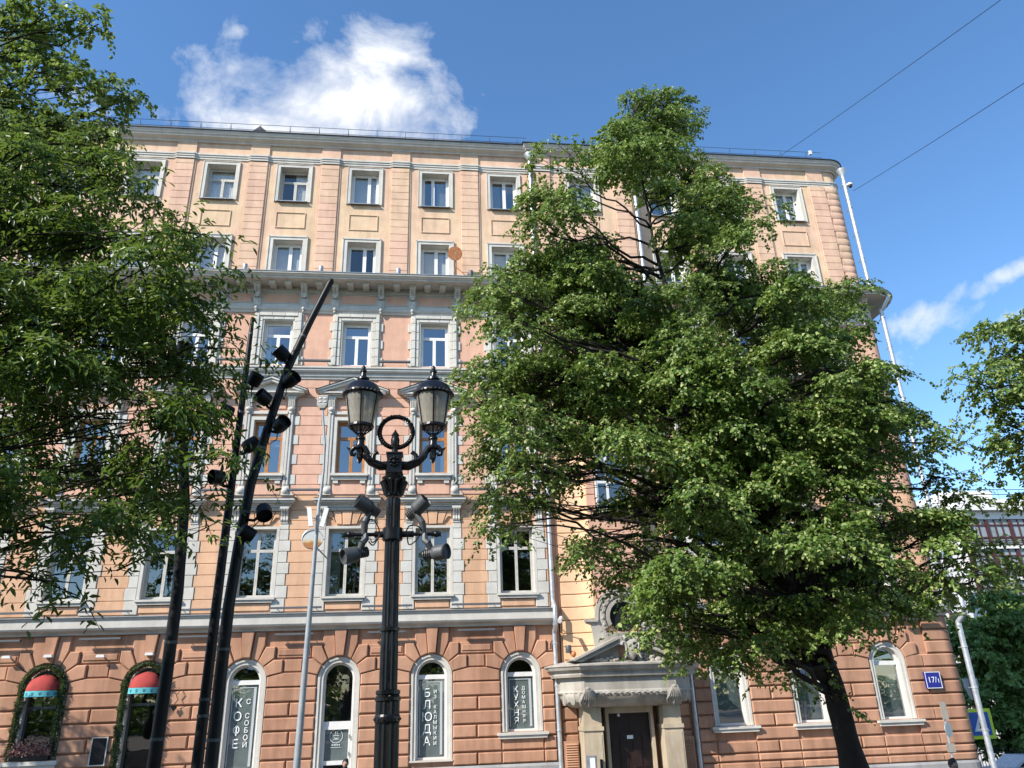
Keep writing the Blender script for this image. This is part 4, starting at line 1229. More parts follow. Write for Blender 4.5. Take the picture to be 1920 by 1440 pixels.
for s in (-1, 1):
    lf = MB(); lf.box(DX + min(0, s * .70) + .004, DX + max(0, s * .70) - .004, 26.78, 26.84, -.1, 2.5)
    for z0, z1 in ((.1, .75), (.9, 1.9)):
        for k in (0, 1):
            xa = DX + s * (.10 + .31 * k); xb = DX + s * (.34 + .29 * k)
            lf.box(*sorted((xa, xb)), 26.755, 26.78, z0, z1)
    part('door_leaf', lf, 'door_brown', DO)
nt = MB(); nt.box(DX - .1, DX + .1, 26.745, 26.75, 1.72, 1.83); part('door_notice', nt, 'white_print', DO)
tl = MB(); tl.box(5.18, 5.50, 26.15, 26.178, .8, 1.32); part('notice_board', tl, 'greymetal', B)
tl2 = MB(); tl2.box(5.3, 5.46, 26.142, 26.148, .9, 1.25); part('paper_notice', tl2, 'white_print', B)
ik = MB(); ik.box(5.62, 5.70, 26.12, 26.178, .85, 1.2); part('intercom', ik, 'blackpaint', B)
sg2 = MB(); sg2.box(8.62, 9.35, 26.8, 26.9, .25, .55); part('meter_box', sg2, 'greymetal', B)
dl = MB(); dl.ball((DX - .35, 26.66, 2.44), .05); part('door_lamp', dl, 'white_print', DO)

# --- downpipes
def pipe(pts, r, name='downpipe'):
    o = part(name, MB().tube(pts, r, 12), 'zinc', B, 40)
    return o
def pipe_joints(par, segs, r):
    for p in segs:
        jb = MB()
        jb.lathe(Vector(p) - Vector((0, 0, .03)), [(r * 1.05, 0), (r * 1.18, .01), (r * 1.18, .05), (r * 1.05, .06)], 12)
        jb.box(p[0] - .015, p[0] + .015, p[1], 27.4 if p[2] > 18 else 27.06, p[2] - .012, p[2] + .012)
        part('pipe_joint', jb, 'zinc', par)
def straight(x, y, z0, z1, r, hopper=False):
    o = pipe([(x, y, z0), (x, y, z1)], r)
    pipe_joints(o, [(x, y, z0 + .5 + 1.35 * k) for k in range(int((z1 - z0 - .4) / 1.35) + 1)], r)
    if hopper:
        h = MB(); h.lathe((x, y, z1 - .02), [(r, 0), (r * 1.2, .08), (r * 2.6, .30), (r * 2.7, .36), (r * 2.3, .36), (r * 2.1, .3)], 14); part('hopper_head', h, 'zinc', o, 40)
    return o
for x in (4.50, 9.12):
    straight(x, 26.90, .2, 5.2, .075); straight(x, 26.88, 5.35, 17.3, .075); straight(x + (-.02 if x < 6 else .02), 27.0, 18.75, 25.1, .085, True)
    pipe([(x, 26.90, 5.1), (x, 26.55, 5.35), (x, 26.55, 5.9), (x, 26.88, 6.15)], .075); pipe([(x, 26.88, 17.2), (x, 26.2, 18.0), (x, 26.2, 18.6)], .075)
straight(19.22, 27.0, 18.75, 25.05, .085, True); straight(19.30, 26.75, 6.2, 17.9, .085)
pipe([(19.30, 26.75, 17.8), (19.5, 26.4, 18.3), (19.5, 26.4, 18.5)], .085)
pipe([(19.30, 26.75, 6.3), (19.42, 26.45, 5.9), (19.42, 26.45, 5.4), (19.30, 26.75, 5.1)], .095); straight(19.30, 26.75, -.3, 5.15, .095)

# ------------------------------------------------------------------ things fixed to the facade
ORD = ['first', 'second', 'third', 'fourth', 'fifth', 'sixth', 'seventh', 'eighth', 'ninth', 'tenth']
def light_bar(x0, x1, z, y, label, group):
    t = thing('light_bar', label, 'light bar', ((x0 + x1) / 2, y, z), group)
    b = MB(); b.box(x0, x1, y - .07, y + .07, z - .028, z + .028); part('housing', b, 'bar', t)
    for k in (.12, .88):
        x = x0 + (x1 - x0) * k; f = MB(); f.tube([(x, y, z), (x, 27.03, z - .02)], .012, 5)
        part('arm', f, 'greymetal', t)
PM = [(a + b) / 2 for a, b in zip(COLS[1:8], COLS[2:8])]
for i, x in enumerate(PM):
    light_bar(x - .62, x + .62, 5.24, 26.78, f'{ORD[i]} grey light bar from the left under the string course above the shop windows', 'light bars under the string course')
    light_bar(x - .83, x + .83, 6.07, 26.70, f'{ORD[i]} grey light bar from the left lying above the string course between first-floor windows', 'light bars above the string course')
    light_bar(x - .60, x + .60, 10.08, 26.72, f'{ORD[i]} grey light bar from the left between second-floor pilaster bases', 'light bars at the second floor')
    light_bar(x - .60, x + .60, 15.08, 26.74, f'{ORD[i]} grey light bar from the left on the sill course between third-floor windows', 'light bars at the third floor')
light_bar(17.2, 18.5, 5.24, 26.78, 'grey light bar under the string course beside the rounded corner', 'light bars under the string course')

fl_px = [(460, 497), (602, 501), (747, 508), (883, 513), (1602, 531)]
for i, (u, v) in enumerate(fl_px):
    p = AT(u, v, 26.35); z0 = 18.62
    t = thing('cornice_floodlight', ['small steel cylinder floodlight on the cornice, leftmost of the row', 'small steel cylinder floodlight on the cornice above the tall black pole', 'small steel cylinder floodlight on the cornice left of the orange dish', 'small dark cylinder floodlight on the cornice right below the orange dish', 'small steel cylinder floodlight on the cornice near the rounded corner'][i], 'floodlight', (p.x, 26.35, z0), 'cornice floodlights')
    part('body', MB().lathe((p.x, 26.35, z0 + .06), [(.085, 0), (.095, .02), (.095, .26), (.085, .28), (.07, .27)], 14), 'greymetal' if i != 3 else 'darkgrey', t, 40)
    part('foot', MB().box(p.x - .05, p.x + .05, 26.3, 26.4, z0 - .04, z0 + .07), 'darkgrey', t)
# orange dish
p = AT(853, 476, 26.75)
t = thing('satellite_dish', 'orange-brown satellite dish on a strut above the cornice', 'satellite dish', (p.x, 27.1, 18.8))
ax = Vector((.05, -1, -.28)).normalized()
part('reflector', MB().lathe(p, [(.30, .05), (.295, .045), (.2, .0), (.1, -.03), (.003, -.04), (.1, -.025), (.2, .006), (.29, .055)], 28, axis=ax), 'rust', t, 60)
part('feed_arm', MB().tube([p + Vector((0, 0, -.3)), p + ax * .28 + Vector((0, 0, -.05))], .012, 6).lathe(p + ax * .26 + Vector((0, 0, -.04)), [(.03, 0), (.03, .07)], 8, axis=-ax), 'zinc', t)
part('strut', MB().tube([p - ax * .03, p + Vector((.05, .12, -.55)), p + Vector((.5, .2, -.95))], .018, 6).tube([p + Vector((.05, .12, -.5)), p + Vector((.0, .5, -.6))], .018, 6), 'rust', t)
# two pale dishes half hidden by the linden
for (u, v, r, Y, lab) in ((1046, 597, .42, 26.4, 'pale grey satellite dish beside the bay, half hidden by leaves'), (1030, 662, .2, 26.3, 'small white round dish low beside the bay among leaves')):
    p = AT(u, v, Y); t = thing('satellite_dish', lab, 'satellite dish', (p.x, 27, p.z), 'pale dishes by the bay'); ax = Vector((.3, -1, .3)).normalized()
    part('reflector', MB().lathe(p, [(r, .06), (r * .66, .0), (r * .33, -.03), (.003, -.045), (r * .33, -.02), (r * .98, .065)], 24, axis=ax), 'sign_white', t, 60)
    part('strut', MB().tube([p, p + Vector((.1, 27 - Y, -.1))], .02, 6), 'zinc', t)
# round convex disc beside the grey lamp post
# wall spotlights over the two left shop windows
sp = [(14, 1233), (92, 1231), (190, 1231), (281, 1227)]
for i, (u, v) in enumerate(sp):
    p = AT(u, v, 26.80)
    t = thing('wall_spotlight', ['small white wall spotlight at the far left edge above the shop front', 'small white wall spotlight over the left garlanded window', 'small white wall spotlight between the two garlanded openings', 'small white wall spotlight over the garlanded door'][i], 'spotlight', (p.x, 27.06, p.z), 'spotlights over the red awnings')
    part('head', MB().prism([(p.x - .13, p.z - .03), (p.x + .13, p.z - .03), (p.x + .11, p.z + .05), (p.x - .11, p.z + .05)], 26.68, 26.84), 'white_pvc', t)
    part('arm', MB().box(p.x - .02, p.x + .02, 26.84, 27.0, p.z, p.z + .03), 'white_pvc', t)
# cctv cameras
def cctv(p, d, label, wall):
    t = thing('security_camera', label, 'security camera', wall); d = Vector(d).normalized()
    part('body', MB().lathe(p, [(.06, 0), (.065, .02), (.065, .24), (.075, .245), (.075, .30), (.05, .30)], 12, axis=d), 'white_pvc', t, 40)
    part('bracket', MB().tube([p, (Vector(p) + Vector(wall)) / 2 + Vector((0, 0, -.05)), wall], .015, 6), 'white_pvc', t)
p = AT(1052, 1158, 26.35); cctv(p, (-.4, -1, -.55), 'white tube security camera on the yellow bay beside the downpipe', (p.x - .15, 26.75, p.z - .1))
p = AT(1593, 346, 26.9)
t = thing('security_camera', 'white dome security camera high on the corner downpipe', 'security camera', (p.x - .3, 27.0, p.z)); part('body', MB().lathe(p, [(.10, .06), (.13, 0), (.13, -.05), (.10, -.07)], 14), 'white_pvc', t, 40)
part('dome', MB().ball(p + Vector((.02, 0, -.1)), .085), 'carglass', t, True); part('bracket', MB().tube([p + Vector((0, 0, .03)), p + Vector((-.3, .1, .05))], .03, 8), 'white_pvc', t)
# wall cylinder lamps beside the porch
for i, (u, v, r) in enumerate(((1066, 1217, .10), (1075, 1226, .085))):
    p = AT(u, v, 26.5)
    t = thing('wall_lamp', ['dark cylinder wall lamp on the bay left of the porch pediment', 'round bronze wall lamp just below the dark cylinder by the porch'][i], 'wall lamp', (p.x, 26.8, p.z), 'lamps by the porch')
    part('body', MB().lathe(p + Vector((0, 0, -.12)), [(r * .9, 0), (r, .02), (r, .22), (r * .9, .24)], 12) if i == 0 else MB().ball(p, .1), 'darkgrey' if i == 0 else 'rust', t, 40)
    part('arm', MB().tube([p, (p.x, 26.85, p.z)], .02, 6), 'darkgrey', t)
# little hanging bracket sign right of the garlanded door
p = AT(326, 1328, 26.85)
t = thing('bracket_ornament', 'small black scroll bracket with heart pendant on the terracotta wall', 'ornament', (p.x, 27, p.z))
part('scroll', MB().tube([(p.x + .05, 26.9, p.z + .62), (p.x + .12, 26.85, p.z + .5), (p.x + .02, 26.85, p.z + .38), (p.x + .1, 26.85, p.z + .25), (p.x, 26.85, p.z + .12)], .013, 6), 'iron', t)
part('pendant', MB().prism([(p.x, p.z - .10), (p.x + .09, p.z + .02), (p.x + .05, p.z + .1), (p.x, p.z + .06), (p.x - .05, p.z + .1), (p.x - .09, p.z + .02)], 26.83, 26.86), 'iron', t)
# house number
p = AT(1750, 1275, 26.86)
t = thing('house_number_sign', 'blue enamel house number plate 17/1 on the rounded corner pier', 'sign', (p.x, 26.95, p.z))
w_, h_ = .285, .27
part('plate', MB().prism([(p.x - w_, p.z - h_), (p.x + w_, p.z - h_), (p.x + w_, p.z + h_), (p.x - w_, p.z + h_)], 26.85, 26.95), 'blue_sign', t)
bo = MB()
for (x0, x1, z0, z1) in ((-w_, w_, h_ - .02, h_), (-w_, w_, -h_, -h_ + .02), (-w_, -w_ + .02, -h_ + .02, h_ - .02), (w_ - .02, w_, -h_ + .02, h_ - .02)): bo.box(p.x + x0, p.x + x1, 26.845, 26.85, p.z + z0, p.z + z1)
part('border', bo, 'white_print', t)
text('lettering', '17/', (p.x - .045, 26.845, p.z), .27, 'white_print', t); text('lettering', '1', (p.x + .185, 26.845, p.z - .03), .2, 'white_print', t)
# menu board
p = AT(185, 1409, 26.95)
t = thing('menu_board', 'black menu board in a pale frame on the wall between the garlanded openings', 'board', (p.x, 27, p.z - .3))
fb = MB(); 
for (x0, x1, z0, z1) in ((-.24, -.21, -.40, .40), (.21, .24, -.40, .40), (-.21, .21, .37, .40), (-.21, .21, -.40, -.37)): fb.box(p.x + x0, p.x + x1, 26.90, 26.95, p.z + z0, p.z + z1)
part('frame', fb, 'old_wood', t); part('board', MB().box(p.x - .21, p.x + .21, 26.92, 26.955, p.z - .37, p.z + .37), 'blackpaint', t)

# npmesh: fast mesh from arrays
def npmesh(name, V, F, mat, smooth=False):
    me = bpy.data.meshes.new(name); n, k = F.shape
    me.vertices.add(len(V)); me.vertices.foreach_set('co', np.asarray(V, np.float32).ravel())
    me.loops.add(n * k); me.loops.foreach_set('vertex_index', F.astype(np.int32).ravel())
    me.polygons.add(n); me.polygons.foreach_set('loop_start', np.arange(0, n * k, k, dtype=np.int32))
    if smooth: me.polygons.foreach_set('use_smooth', np.ones(n, bool))
    me.materials.append(M[mat]); me.update(calc_edges=True); return me
def unit(a): return a / (np.linalg.norm(a, axis=-1, keepdims=True) + 1e-9)
def leaf_geo(P, D, N, L, W, fold=.18, narrow=False):
    """folded leaf blades: base P, direction D, face normal N"""
    D = unit(D); S = unit(np.cross(D, N)); N = np.cross(S, D)
    L = L[:, None]; W = W[:, None]; up = N * W * fold
    if narrow:
        v = np.stack([P, P + D * L * .42 - S * W * .5 + up, P + D * L - N * L * .10, P + D * L * .42 + S * W * .5 + up], 1)
        f = np.array([[0, 1, 2], [0, 2, 3]])
    else:
        v = np.stack([P, P + D * L * .30 - S * W * .52 + up, P + D * L * .72 - S * W * .36 + up * .5, P + D * L - N * L * .14,
                      P + D * L * .72 + S * W * .36 + up * .5, P + D * L * .30 + S * W * .52 + up], 1)
        f = np.array([[0, 1, 2, 3], [0, 3, 4, 5]])
    n, k = v.shape[:2]
    F = (f[None] + (np.arange(n) * k)[:, None, None]).reshape(-1, f.shape[1])
    return v.reshape(-1, 3), F

# garlands, awnings, flower box
def arch_line(cx, zb, r, step):
    pts = []; z = zb
    while z < ZC: pts.append((cx - r, z)); z += step
    n = int(math.pi * r / step)
    for i in range(n + 1): a = math.pi * i / n; pts.append((cx - r * math.cos(a), ZC + r * math.sin(a)))
    z = ZC
    while z > zb: pts.append((cx + r, z)); z -= step
    return pts
def garland(cx, zb, label):
    t = thing('fir_garland', label, 'garland', (cx, 26.9, zb), 'fir garlands round the shop openings')
    ln_ = np.array(arch_line(cx, zb, .60, .012)); n = len(ln_) * 10
    idx = rng.integers(0, len(ln_), n); c = ln_[idx]
    clump = .055 + .03 * np.sin(idx * .12) + .02 * np.sin(idx * .31)
    a = rng.uniform(0, 2 * np.pi, n); rr = clump * np.sqrt(rng.uniform(.1, 1, n))
    P = np.stack([c[:, 0] + np.cos(a) * rr * 1.25, 26.90 + np.sin(a) * rr * 1.1, c[:, 1] + rng.normal(0, .03, n)], 1)
    D = np.stack([np.cos(a), np.sin(a), rng.normal(0, .6, n)], 1)
    V, F = leaf_geo(P, D, rng.normal(0, 1, (n, 3)), rng.uniform(.05, .10, n), rng.uniform(.014, .03, n), .2, True)
    o = bpy.data.objects.new('needles', npmesh('needles', V, F, 'garland')); COL.objects.link(o); setp(o, t); o['kind'] = 'stuff'
    tb = MB().tube([(x, 26.90, z) for x, z in arch_line(cx, zb, .60, .12)], .035, 6); part('core', tb, 'garland', t)
garland(-11.7, 1.9, 'dark green fir garland round the leftmost shop window')
garland(-8.66, 1.15, 'dark green fir garland round the tall shop door')
def awning(cx, label):
    zb = ZC - .10
    t = thing('red_awning', label, 'awning', (cx, 27.0, zb), 'red dome awnings')
    n, m_ = 14, 8; V = []; F = []
    for j in range(m_ + 1):
        b = math.pi / 2 * j / m_
        for i in range(n + 1):
            a = math.pi * i / n
            r = .47
            x = cx - r * math.cos(a) * math.cos(b * .0) if False else cx - r * math.cos(a)
            z = zb + r * math.sin(a) * math.cos(b) * 1.02
            y = 27.04 - .50 * math.sin(a) ** .6 * math.sin(b)
            rib = .010 * abs(math.sin(a * 5)) + (.018 if 3 <= j <= 4 else 0) + random.uniform(-.004, .004)
            V.append((x, y - rib, z + rib))
    for j in range(m_):
        for i in range(n): F.append((j * (n + 1) + i, j * (n + 1) + i + 1, (j + 1) * (n + 1) + i + 1, (j + 1) * (n + 1) + i))
    part('dome', MB().add(V, F), 'red_fabric', t, True)
    vl = MB(); k = 20; ring = []
    for i in range(k + 1):
        a = math.pi * i / k; ring.append((cx - .475 * math.cos(a), 27.04 - .51 * math.sin(a) ** .6, zb))
    for i in range(k):
        p, q = ring[i], ring[i + 1]
        vl.sheet([p, q, (q[0], q[1] - .015, zb - .17), (p[0], p[1] - .015, zb - .17)])
    va = part('valance', vl, 'cyan_fabric', t)
    pw = MB()
    for i in range(2, k - 1, 3):
        p = Vector(ring[i]); q = Vector(ring[i + 1]); d = (q - p).normalized(); nn = Vector((d.y, -d.x, 0))
        if nn.y > 0: nn = -nn
        c = (p + q) / 2 + nn * .012 + Vector((0, 0, -.10))
        for dx, dz, r in ((0, -.01, .028), (-.035, .03, .012), (-.012, .045, .012), (.012, .045, .012), (.035, .03, .012)):
            pw.add([c + d * (dx + r * math.cos(u_)) + Vector((0, 0, dz + r * math.sin(u_))) for u_ in np.linspace(0, 2 * math.pi, 9)[:-1]], [tuple(range(8))])
    part('paw_prints', pw, 'print_dark', va)
awning(-11.7, 'red dome awning with turquoise paw-print valance over the leftmost shop window')
awning(-8.66, 'red dome awning with turquoise paw-print valance over the tall shop door')
t = thing('flower_box', 'box of dried pinkish flowers on the leftmost shop window sill', 'flower box', (-11.7, 26.9, 1.8))
part('box', MB().box(-12.25, -11.15, 26.82, 26.99, 1.80, 1.93), 'iron', t)
n = 900
P = np.stack([rng.uniform(-12.3, -11.1, n), rng.uniform(26.72, 27.0, n), 1.90 + rng.gamma(2, .08, n) * .9], 1)
V, F = leaf_geo(P, rng.normal(0, 1, (n, 3)) + [0, -.3, .8], rng.normal(0, 1, (n, 3)), rng.uniform(.04, .09, n), rng.uniform(.03, .06, n), .3)
o = bpy.data.objects.new('flowers', npmesh('flowers', V, F, 'flower')); COL.objects.link(o); setp(o, t); o['kind'] = 'stuff'

# ------------------------------------------------------------------ ornate double street lamp
LY = 8.0
def lp(u, v): return AT(u, v, LY)
base = lp(727, 1440); PX = lp(736, 1000).x
LAMP = thing('double_lantern_street_lamp', 'ornate black cast-iron street lamp with two lanterns and a wreath', 'street lamp', (PX, LY, 1.4))
def zat(v): return lp(738, v).z
pst = MB()
zc0 = zat(905)
pst.lathe((PX, LY, 0), [(.115, 1.4), (.115, zat(1305)), (.088, zat(1295)), (.088, zat(1220)), (.082, zat(1195)), (.074, zat(935))], 28, .10)
part('post', pst, 'iron', LAMP)
for v, r in ((1310, .125), (1298, .118), (1180, .10), (928, .09), (920, .083)):
    z = zat(v); part('ring', MB().lathe((PX, LY, z - .025), [(r * .85, 0), (r, .01), (r, .04), (r * .85, .05)], 24), 'iron', LAMP)
rg = MB()
for k in range(14):
    a = 2 * math.pi * k / 14; rg.ball((PX + .122 * math.cos(a), LY + .122 * math.sin(a), zat(1348)), .013, 6, 4)
rg.lathe((PX, LY, zat(1356)), [(.115, 0), (.124, .02), (.124, .06), (.115, .08)], 24)
part('studded_ring', rg, 'iron', LAMP)
part('post_base', MB().lathe((PX, LY, 1.4), [(.26, 0), (.26, .18), (.20, .24), (.18, .5), (.14, .6), (.12, .66)], 16), 'iron', LAMP)
cpz = zat(932)
cap = MB(); cap.lathe((PX, LY, cpz), [(.075, 0), (.085, .04), (.08, .07), (.095, .13), (.125, .19), (.13, .21), (.09, .22), (.10, .25), (.075, .27), (.06, .30)], 20)
for k in range(10):
    a = 2 * math.pi * k / 10; c, s = math.cos(a), math.sin(a)
    cap.tube([(PX + .085 * c, LY + .085 * s, cpz + .02), (PX + .10 * c, LY + .10 * s, cpz + .10), (PX + .135 * c, LY + .135 * s, cpz + .17), (PX + .15 * c, LY + .15 * s, cpz + .15)], [.022, .028, .022, .008], 6)
part('capital', cap, 'iron', LAMP, 45)
bz0, bz1 = zat(884), zat(854)
nk = MB(); nk.lathe((PX, LY, zat(912)), [(.055, 0), (.06, .03), (.085, .08), (.085, .12), (.055, .165), (.05, .19)], 18); part('neck', nk, 'iron', LAMP, 45)
hb = .078; cb = lp(741, 868); bxm = MB()
bxm.box(PX - hb, PX + hb, LY - hb, LY + hb, cb.z - .10, cb.z + .085)
for s in (-1, 1): bxm.box(PX - hb - .012, PX + hb + .012, LY - hb - .012, LY + hb + .012, cb.z + (.085 if s > 0 else -.13), cb.z + (.10 if s > 0 else -.101))
for k in range(8):
    a = 2 * math.pi * k / 8; bxm.ball((PX + .045 * math.cos(a), LY - hb - .008, cb.z - .008 + .045 * math.sin(a)), .016, 6, 4)
bxm.ball((PX, LY - hb - .008, cb.z - .008), .022)
BXO = part('junction_block', bxm, 'iron', LAMP)
fn = MB(); fn.lathe((PX, LY, cb.z + .10), [(.035, 0), (.04, .02), (.028, .05), (.045, .09), (.048, .16), (.038, .2), (.045, .215), (.02, .25), (.004, .28)], 14); part('finial', fn, 'iron', LAMP, 45)
wc = lp(743, 811); WR = (lp(776, 811) - lp(710, 811)).x / 2 - .012
wr = MB()
wr.tube([(wc.x + WR * math.cos(a), LY, wc.z + WR * math.sin(a)) for a in np.linspace(0, 2 * math.pi, 33)], .020, 8, False)
for k in range(40):      # laurel leaves lying along the ring, with berries between
    a = 2 * math.pi * k / 40
    for s in (-1, 0, 1):
        r_a, r_b = WR + s * .008, WR + s * .024
        da = .22
        wr.tube([(wc.x + r_a * math.cos(a), LY - .012 * (1 - abs(s)) - .004, wc.z + r_a * math.sin(a)), (wc.x + (r_a + r_b) / 2 * math.cos(a + da * .5), LY - .02 * (1 - abs(s)) - .008, wc.z + (r_a + r_b) / 2 * math.sin(a + da * .5)), (wc.x + r_b * math.cos(a + da), LY - .006, wc.z + r_b * math.sin(a + da))], [.006, .0125, .002], 5)
    if k % 3 == 0: wr.ball((wc.x + (WR + .02) * math.cos(a), LY - .016, wc.z + (WR + .02) * math.sin(a)), .010, 6, 4)
part('wreath', wr, 'iron', LAMP, 50)
for s, u in ((-1, 677), (1, 812)):
    lx = lp(u, 800).x; bt = lp(u, 832)
    dx = abs(lx - PX)
    arm = MB()
    shape = [(0.06, cb.z - .03), (.15, cb.z - .035), (.25, cb.z + .01), (.32, cb.z + .09), (dx - .085, bt.z - .115), (dx - .05, bt.z - .05), (dx - .005, bt.z - .035), (dx + .06, bt.z - .045), (dx + .095, bt.z - .085), (dx + .085, bt.z - .125), (dx + .055, bt.z - .13), (dx + .05, bt.z - .105)]
    arm.tube([(PX + s * a, LY, z) for a, z in shape], [.05, .05, .045, .042, .036, .034, .034, .03, .026, .022, .02, .014], 10)
    arm.tube([(PX + s * .235, LY, cb.z + .02), (PX + s * .225, LY, cb.z + .09), (PX + s * .19, LY, cb.z + .125), (PX + s * .175, LY, cb.z + .10)], [.03, .026, .022, .012], 8)
    arm.tube([(PX + s * (dx + .09), LY, bt.z - .07), (PX + s * (dx + .125), LY, bt.z - .06), (PX + s * (dx + .14), LY, bt.z - .04)], [.018, .012, .004], 6)
    for k in range(9):
        a_, z_ = .10 + .022 * k, cb.z - .03 + .008 * k; arm.ball((PX + s * a_, LY - .045, z_), .018, 6, 4)
    part('arm', arm, 'iron', LAMP, 50)
    L = part('lantern', MB().lathe((lx, LY, bt.z - .05), [(.045, 0), (.052, .03), (.042, .05), (.042, .09), (.055, .10), (.05, .125), (.03, .14), (.03, .17)], 14), 'iron', LAMP, 45)
    gz0, gz1 = lp(u, 800).z, lp(u, 742).z
    r0 = (lp(u + 23, 800) - lp(u, 800)).x; r1 = (lp(u + 33, 742) - lp(u, 742)).x
    part('glass', MB().lathe((lx, LY, 0), [(r0 * .98, gz0), (r1 * .98, gz1)], 24), 'lantern_glass', L, 45)
    part('lamp_gear', MB().lathe((lx, LY, 0), [(r1 * .5, gz1 - .13), (r1 * .9, gz1 - .10), (r1 * .9, gz1 - .004)], 18), 'darkgrey', L)
    fr = MB()
    for k in range(6):
        a = 2 * math.pi * k / 6 + math.pi / 2; c, q = math.cos(a), math.sin(a)
        fr.tube([(lx + .03 * c, LY + .03 * q, bt.z + .1), (lx + r0 * c, LY + r0 * q, gz0 - .01), (lx + r1 * c, LY + r1 * q, gz1)], .008, 5)
    fr.lathe((lx, LY, gz0 - .02), [(r0 * .8, 0), (r0 * 1.06, .01), (r0 * 1.04, .035), (r0 * .97, .036)], 24)
    for k in range(24):
        a = 2 * math.pi * k / 24; fr.tube([(lx + r0 * .9 * math.cos(a), LY + r0 * .9 * math.sin(a), gz0 - .012), (lx + .04 * math.cos(a), LY + .04 * math.sin(a), bt.z + .1)], .004, 4) if k % 4 == 0 else None
    part('frame', fr, 'iron', L)
    rfm = MB(); R1 = (lp(u + 37, 735) - lp(u, 735)).x
    rfm.lathe((lx, LY, gz1 - .012), [(r1, 0), (R1, .012), (R1, .035), (R1 * .97, .045), (R1 * .8, .12), (R1 * .5, .165), (R1 * .26, .18), (R1 * .24, .195), (R1 * .32, .20), (R1 * .30, .225), (R1 * .16, .245), (R1 * .13, .29), (R1 * .18, .30), (R1 * .16, .32), (R1 * .10, .335), (R1 * .11, .36), (.004, .385)], 24)
    for k in range(30):
        a = 2 * math.pi * k / 30; rfm.ball((lx + R1 * 1.0 * math.cos(a), LY + R1 * 1.0 * math.sin(a), gz1 + .008), .014, 5, 3)
    part('roof', rfm, 'iron', L, 45)
    dp = MB(); k = 12; vv = []
    prof = [(.016, 0), (.034, -.02), (.036, -.06), (.03, -.11), (.018, -.15), (.004, -.17)]
    for i, (r, z) in enumerate(prof):
        for j in range(k):
            a = 2 * math.pi * j / k + i * .5; rr = r * (1 + .16 * (1 if j % 2 else -1)); vv.append((lx + rr * math.cos(a), LY + rr * math.sin(a), bt.z - .055 + z))
    dp.add(vv, [(i * k + j, i * k + (j + 1) % k, (i + 1) * k + (j + 1) % k, (i + 1) * k + j) for i in range(5) for j in range(k)]); part('drop_pendant', dp, 'iron', L)
# cross-arm with four floodlights
xz = zat(1002); xl, xr = lp(655, 1002).x, lp(818, 1000).x
ca = MB(); ca.tube([(xl, LY, xz), (xr, LY, xz)], .020, 10); ca.tube([(lp(702, 1000).x, LY, xz), (lp(776, 1000).x, LY, xz)], .034, 10)
for x in (xl, xr): ca.ball((x, LY, xz), .036); ca.lathe((x - .05, LY, xz), [(.028, 0), (.028, .10)], 10, axis=(1, 0, 0))
ca.lathe((PX, LY, xz - .07), [(.09, 0), (.105, .01), (.105, .13), (.09, .14)], 18)
part('cross_arm', ca, 'iron', LAMP, 45)
FLs = [((684, 990), (686, 950), (-.62, -.3, .35)), ((686, 1012), (662, 1042), (-.8, -.45, -.25)), ((793, 990), (786, 952), (.55, -.3, .5)), ((796, 1014), (822, 1038), (.8, -.45, .05))]
for i, (pa, pb, d) in enumerate(FLs):
    a, c = lp(*pa), lp(*pb); d = Vector(d).normalized(); c = c + Vector((0, -.06, 0))
    br_ = MB(); sd_ = (c - a).normalized(); off = Vector((0, -.04, 0))
    br_.tube([Vector((a.x, LY - .03, xz)), a + off, a + sd_ * .06 + off], [.03, .036, .036], 8)
    br_.tube([a + sd_ * .05 + off, c - d * .07], [.036, .034], 8)
    F_ = part('floodlight', MB().lathe(c - d * .02, [(.05, -.05), (.074, -.03), (.078, .0), (.081, .125), (.073, .125), (.068, .095), (.003, .085)], 18, axis=d), 'darkgrey', LAMP, 45)
    part('bracket', br_, 'darkgrey', F_, 45)
    fi = MB()
    for k in range(5): fi.lathe(c - d * (.075 + .022 * k), [(.055, 0), (.055, .008)], 12, axis=d)
    part('cooling_fins', fi, 'darkgrey', F_)
cbm = MB()
for pts in ([(688, 996), (694, 976), (706, 984), (712, 1003), (700, 1020), (694, 1010)], [(692, 1018), (700, 1024), (710, 1012), (716, 1004)], [(760, 1004), (768, 988), (784, 990), (792, 1000)], [(764, 1004), (766, 1022), (776, 1020), (786, 1008)]):
    P_ = [lp(*q) + Vector((0, -.08 + .03 * (j % 2), 0)) for j, q in enumerate(pts)]
    Q_ = []
    for j in range(len(P_) - 1):
        p0, p1, p2, p3 = P_[max(j - 1, 0)], P_[j], P_[j + 1], P_[min(j + 2, len(P_) - 1)]
        for s in range(5):
            f = s / 5; Q_.append(.5 * ((2 * p1) + (p2 - p0) * f + (2 * p0 - 5 * p1 + 4 * p2 - p3) * f ** 2 + (3 * p1 - p0 - 3 * p2 + p3) * f ** 3))
    cbm.tube(Q_ + [P_[-1]], .007, 6)
part('cable', cbm, 'blackpaint', LAMP, 60)

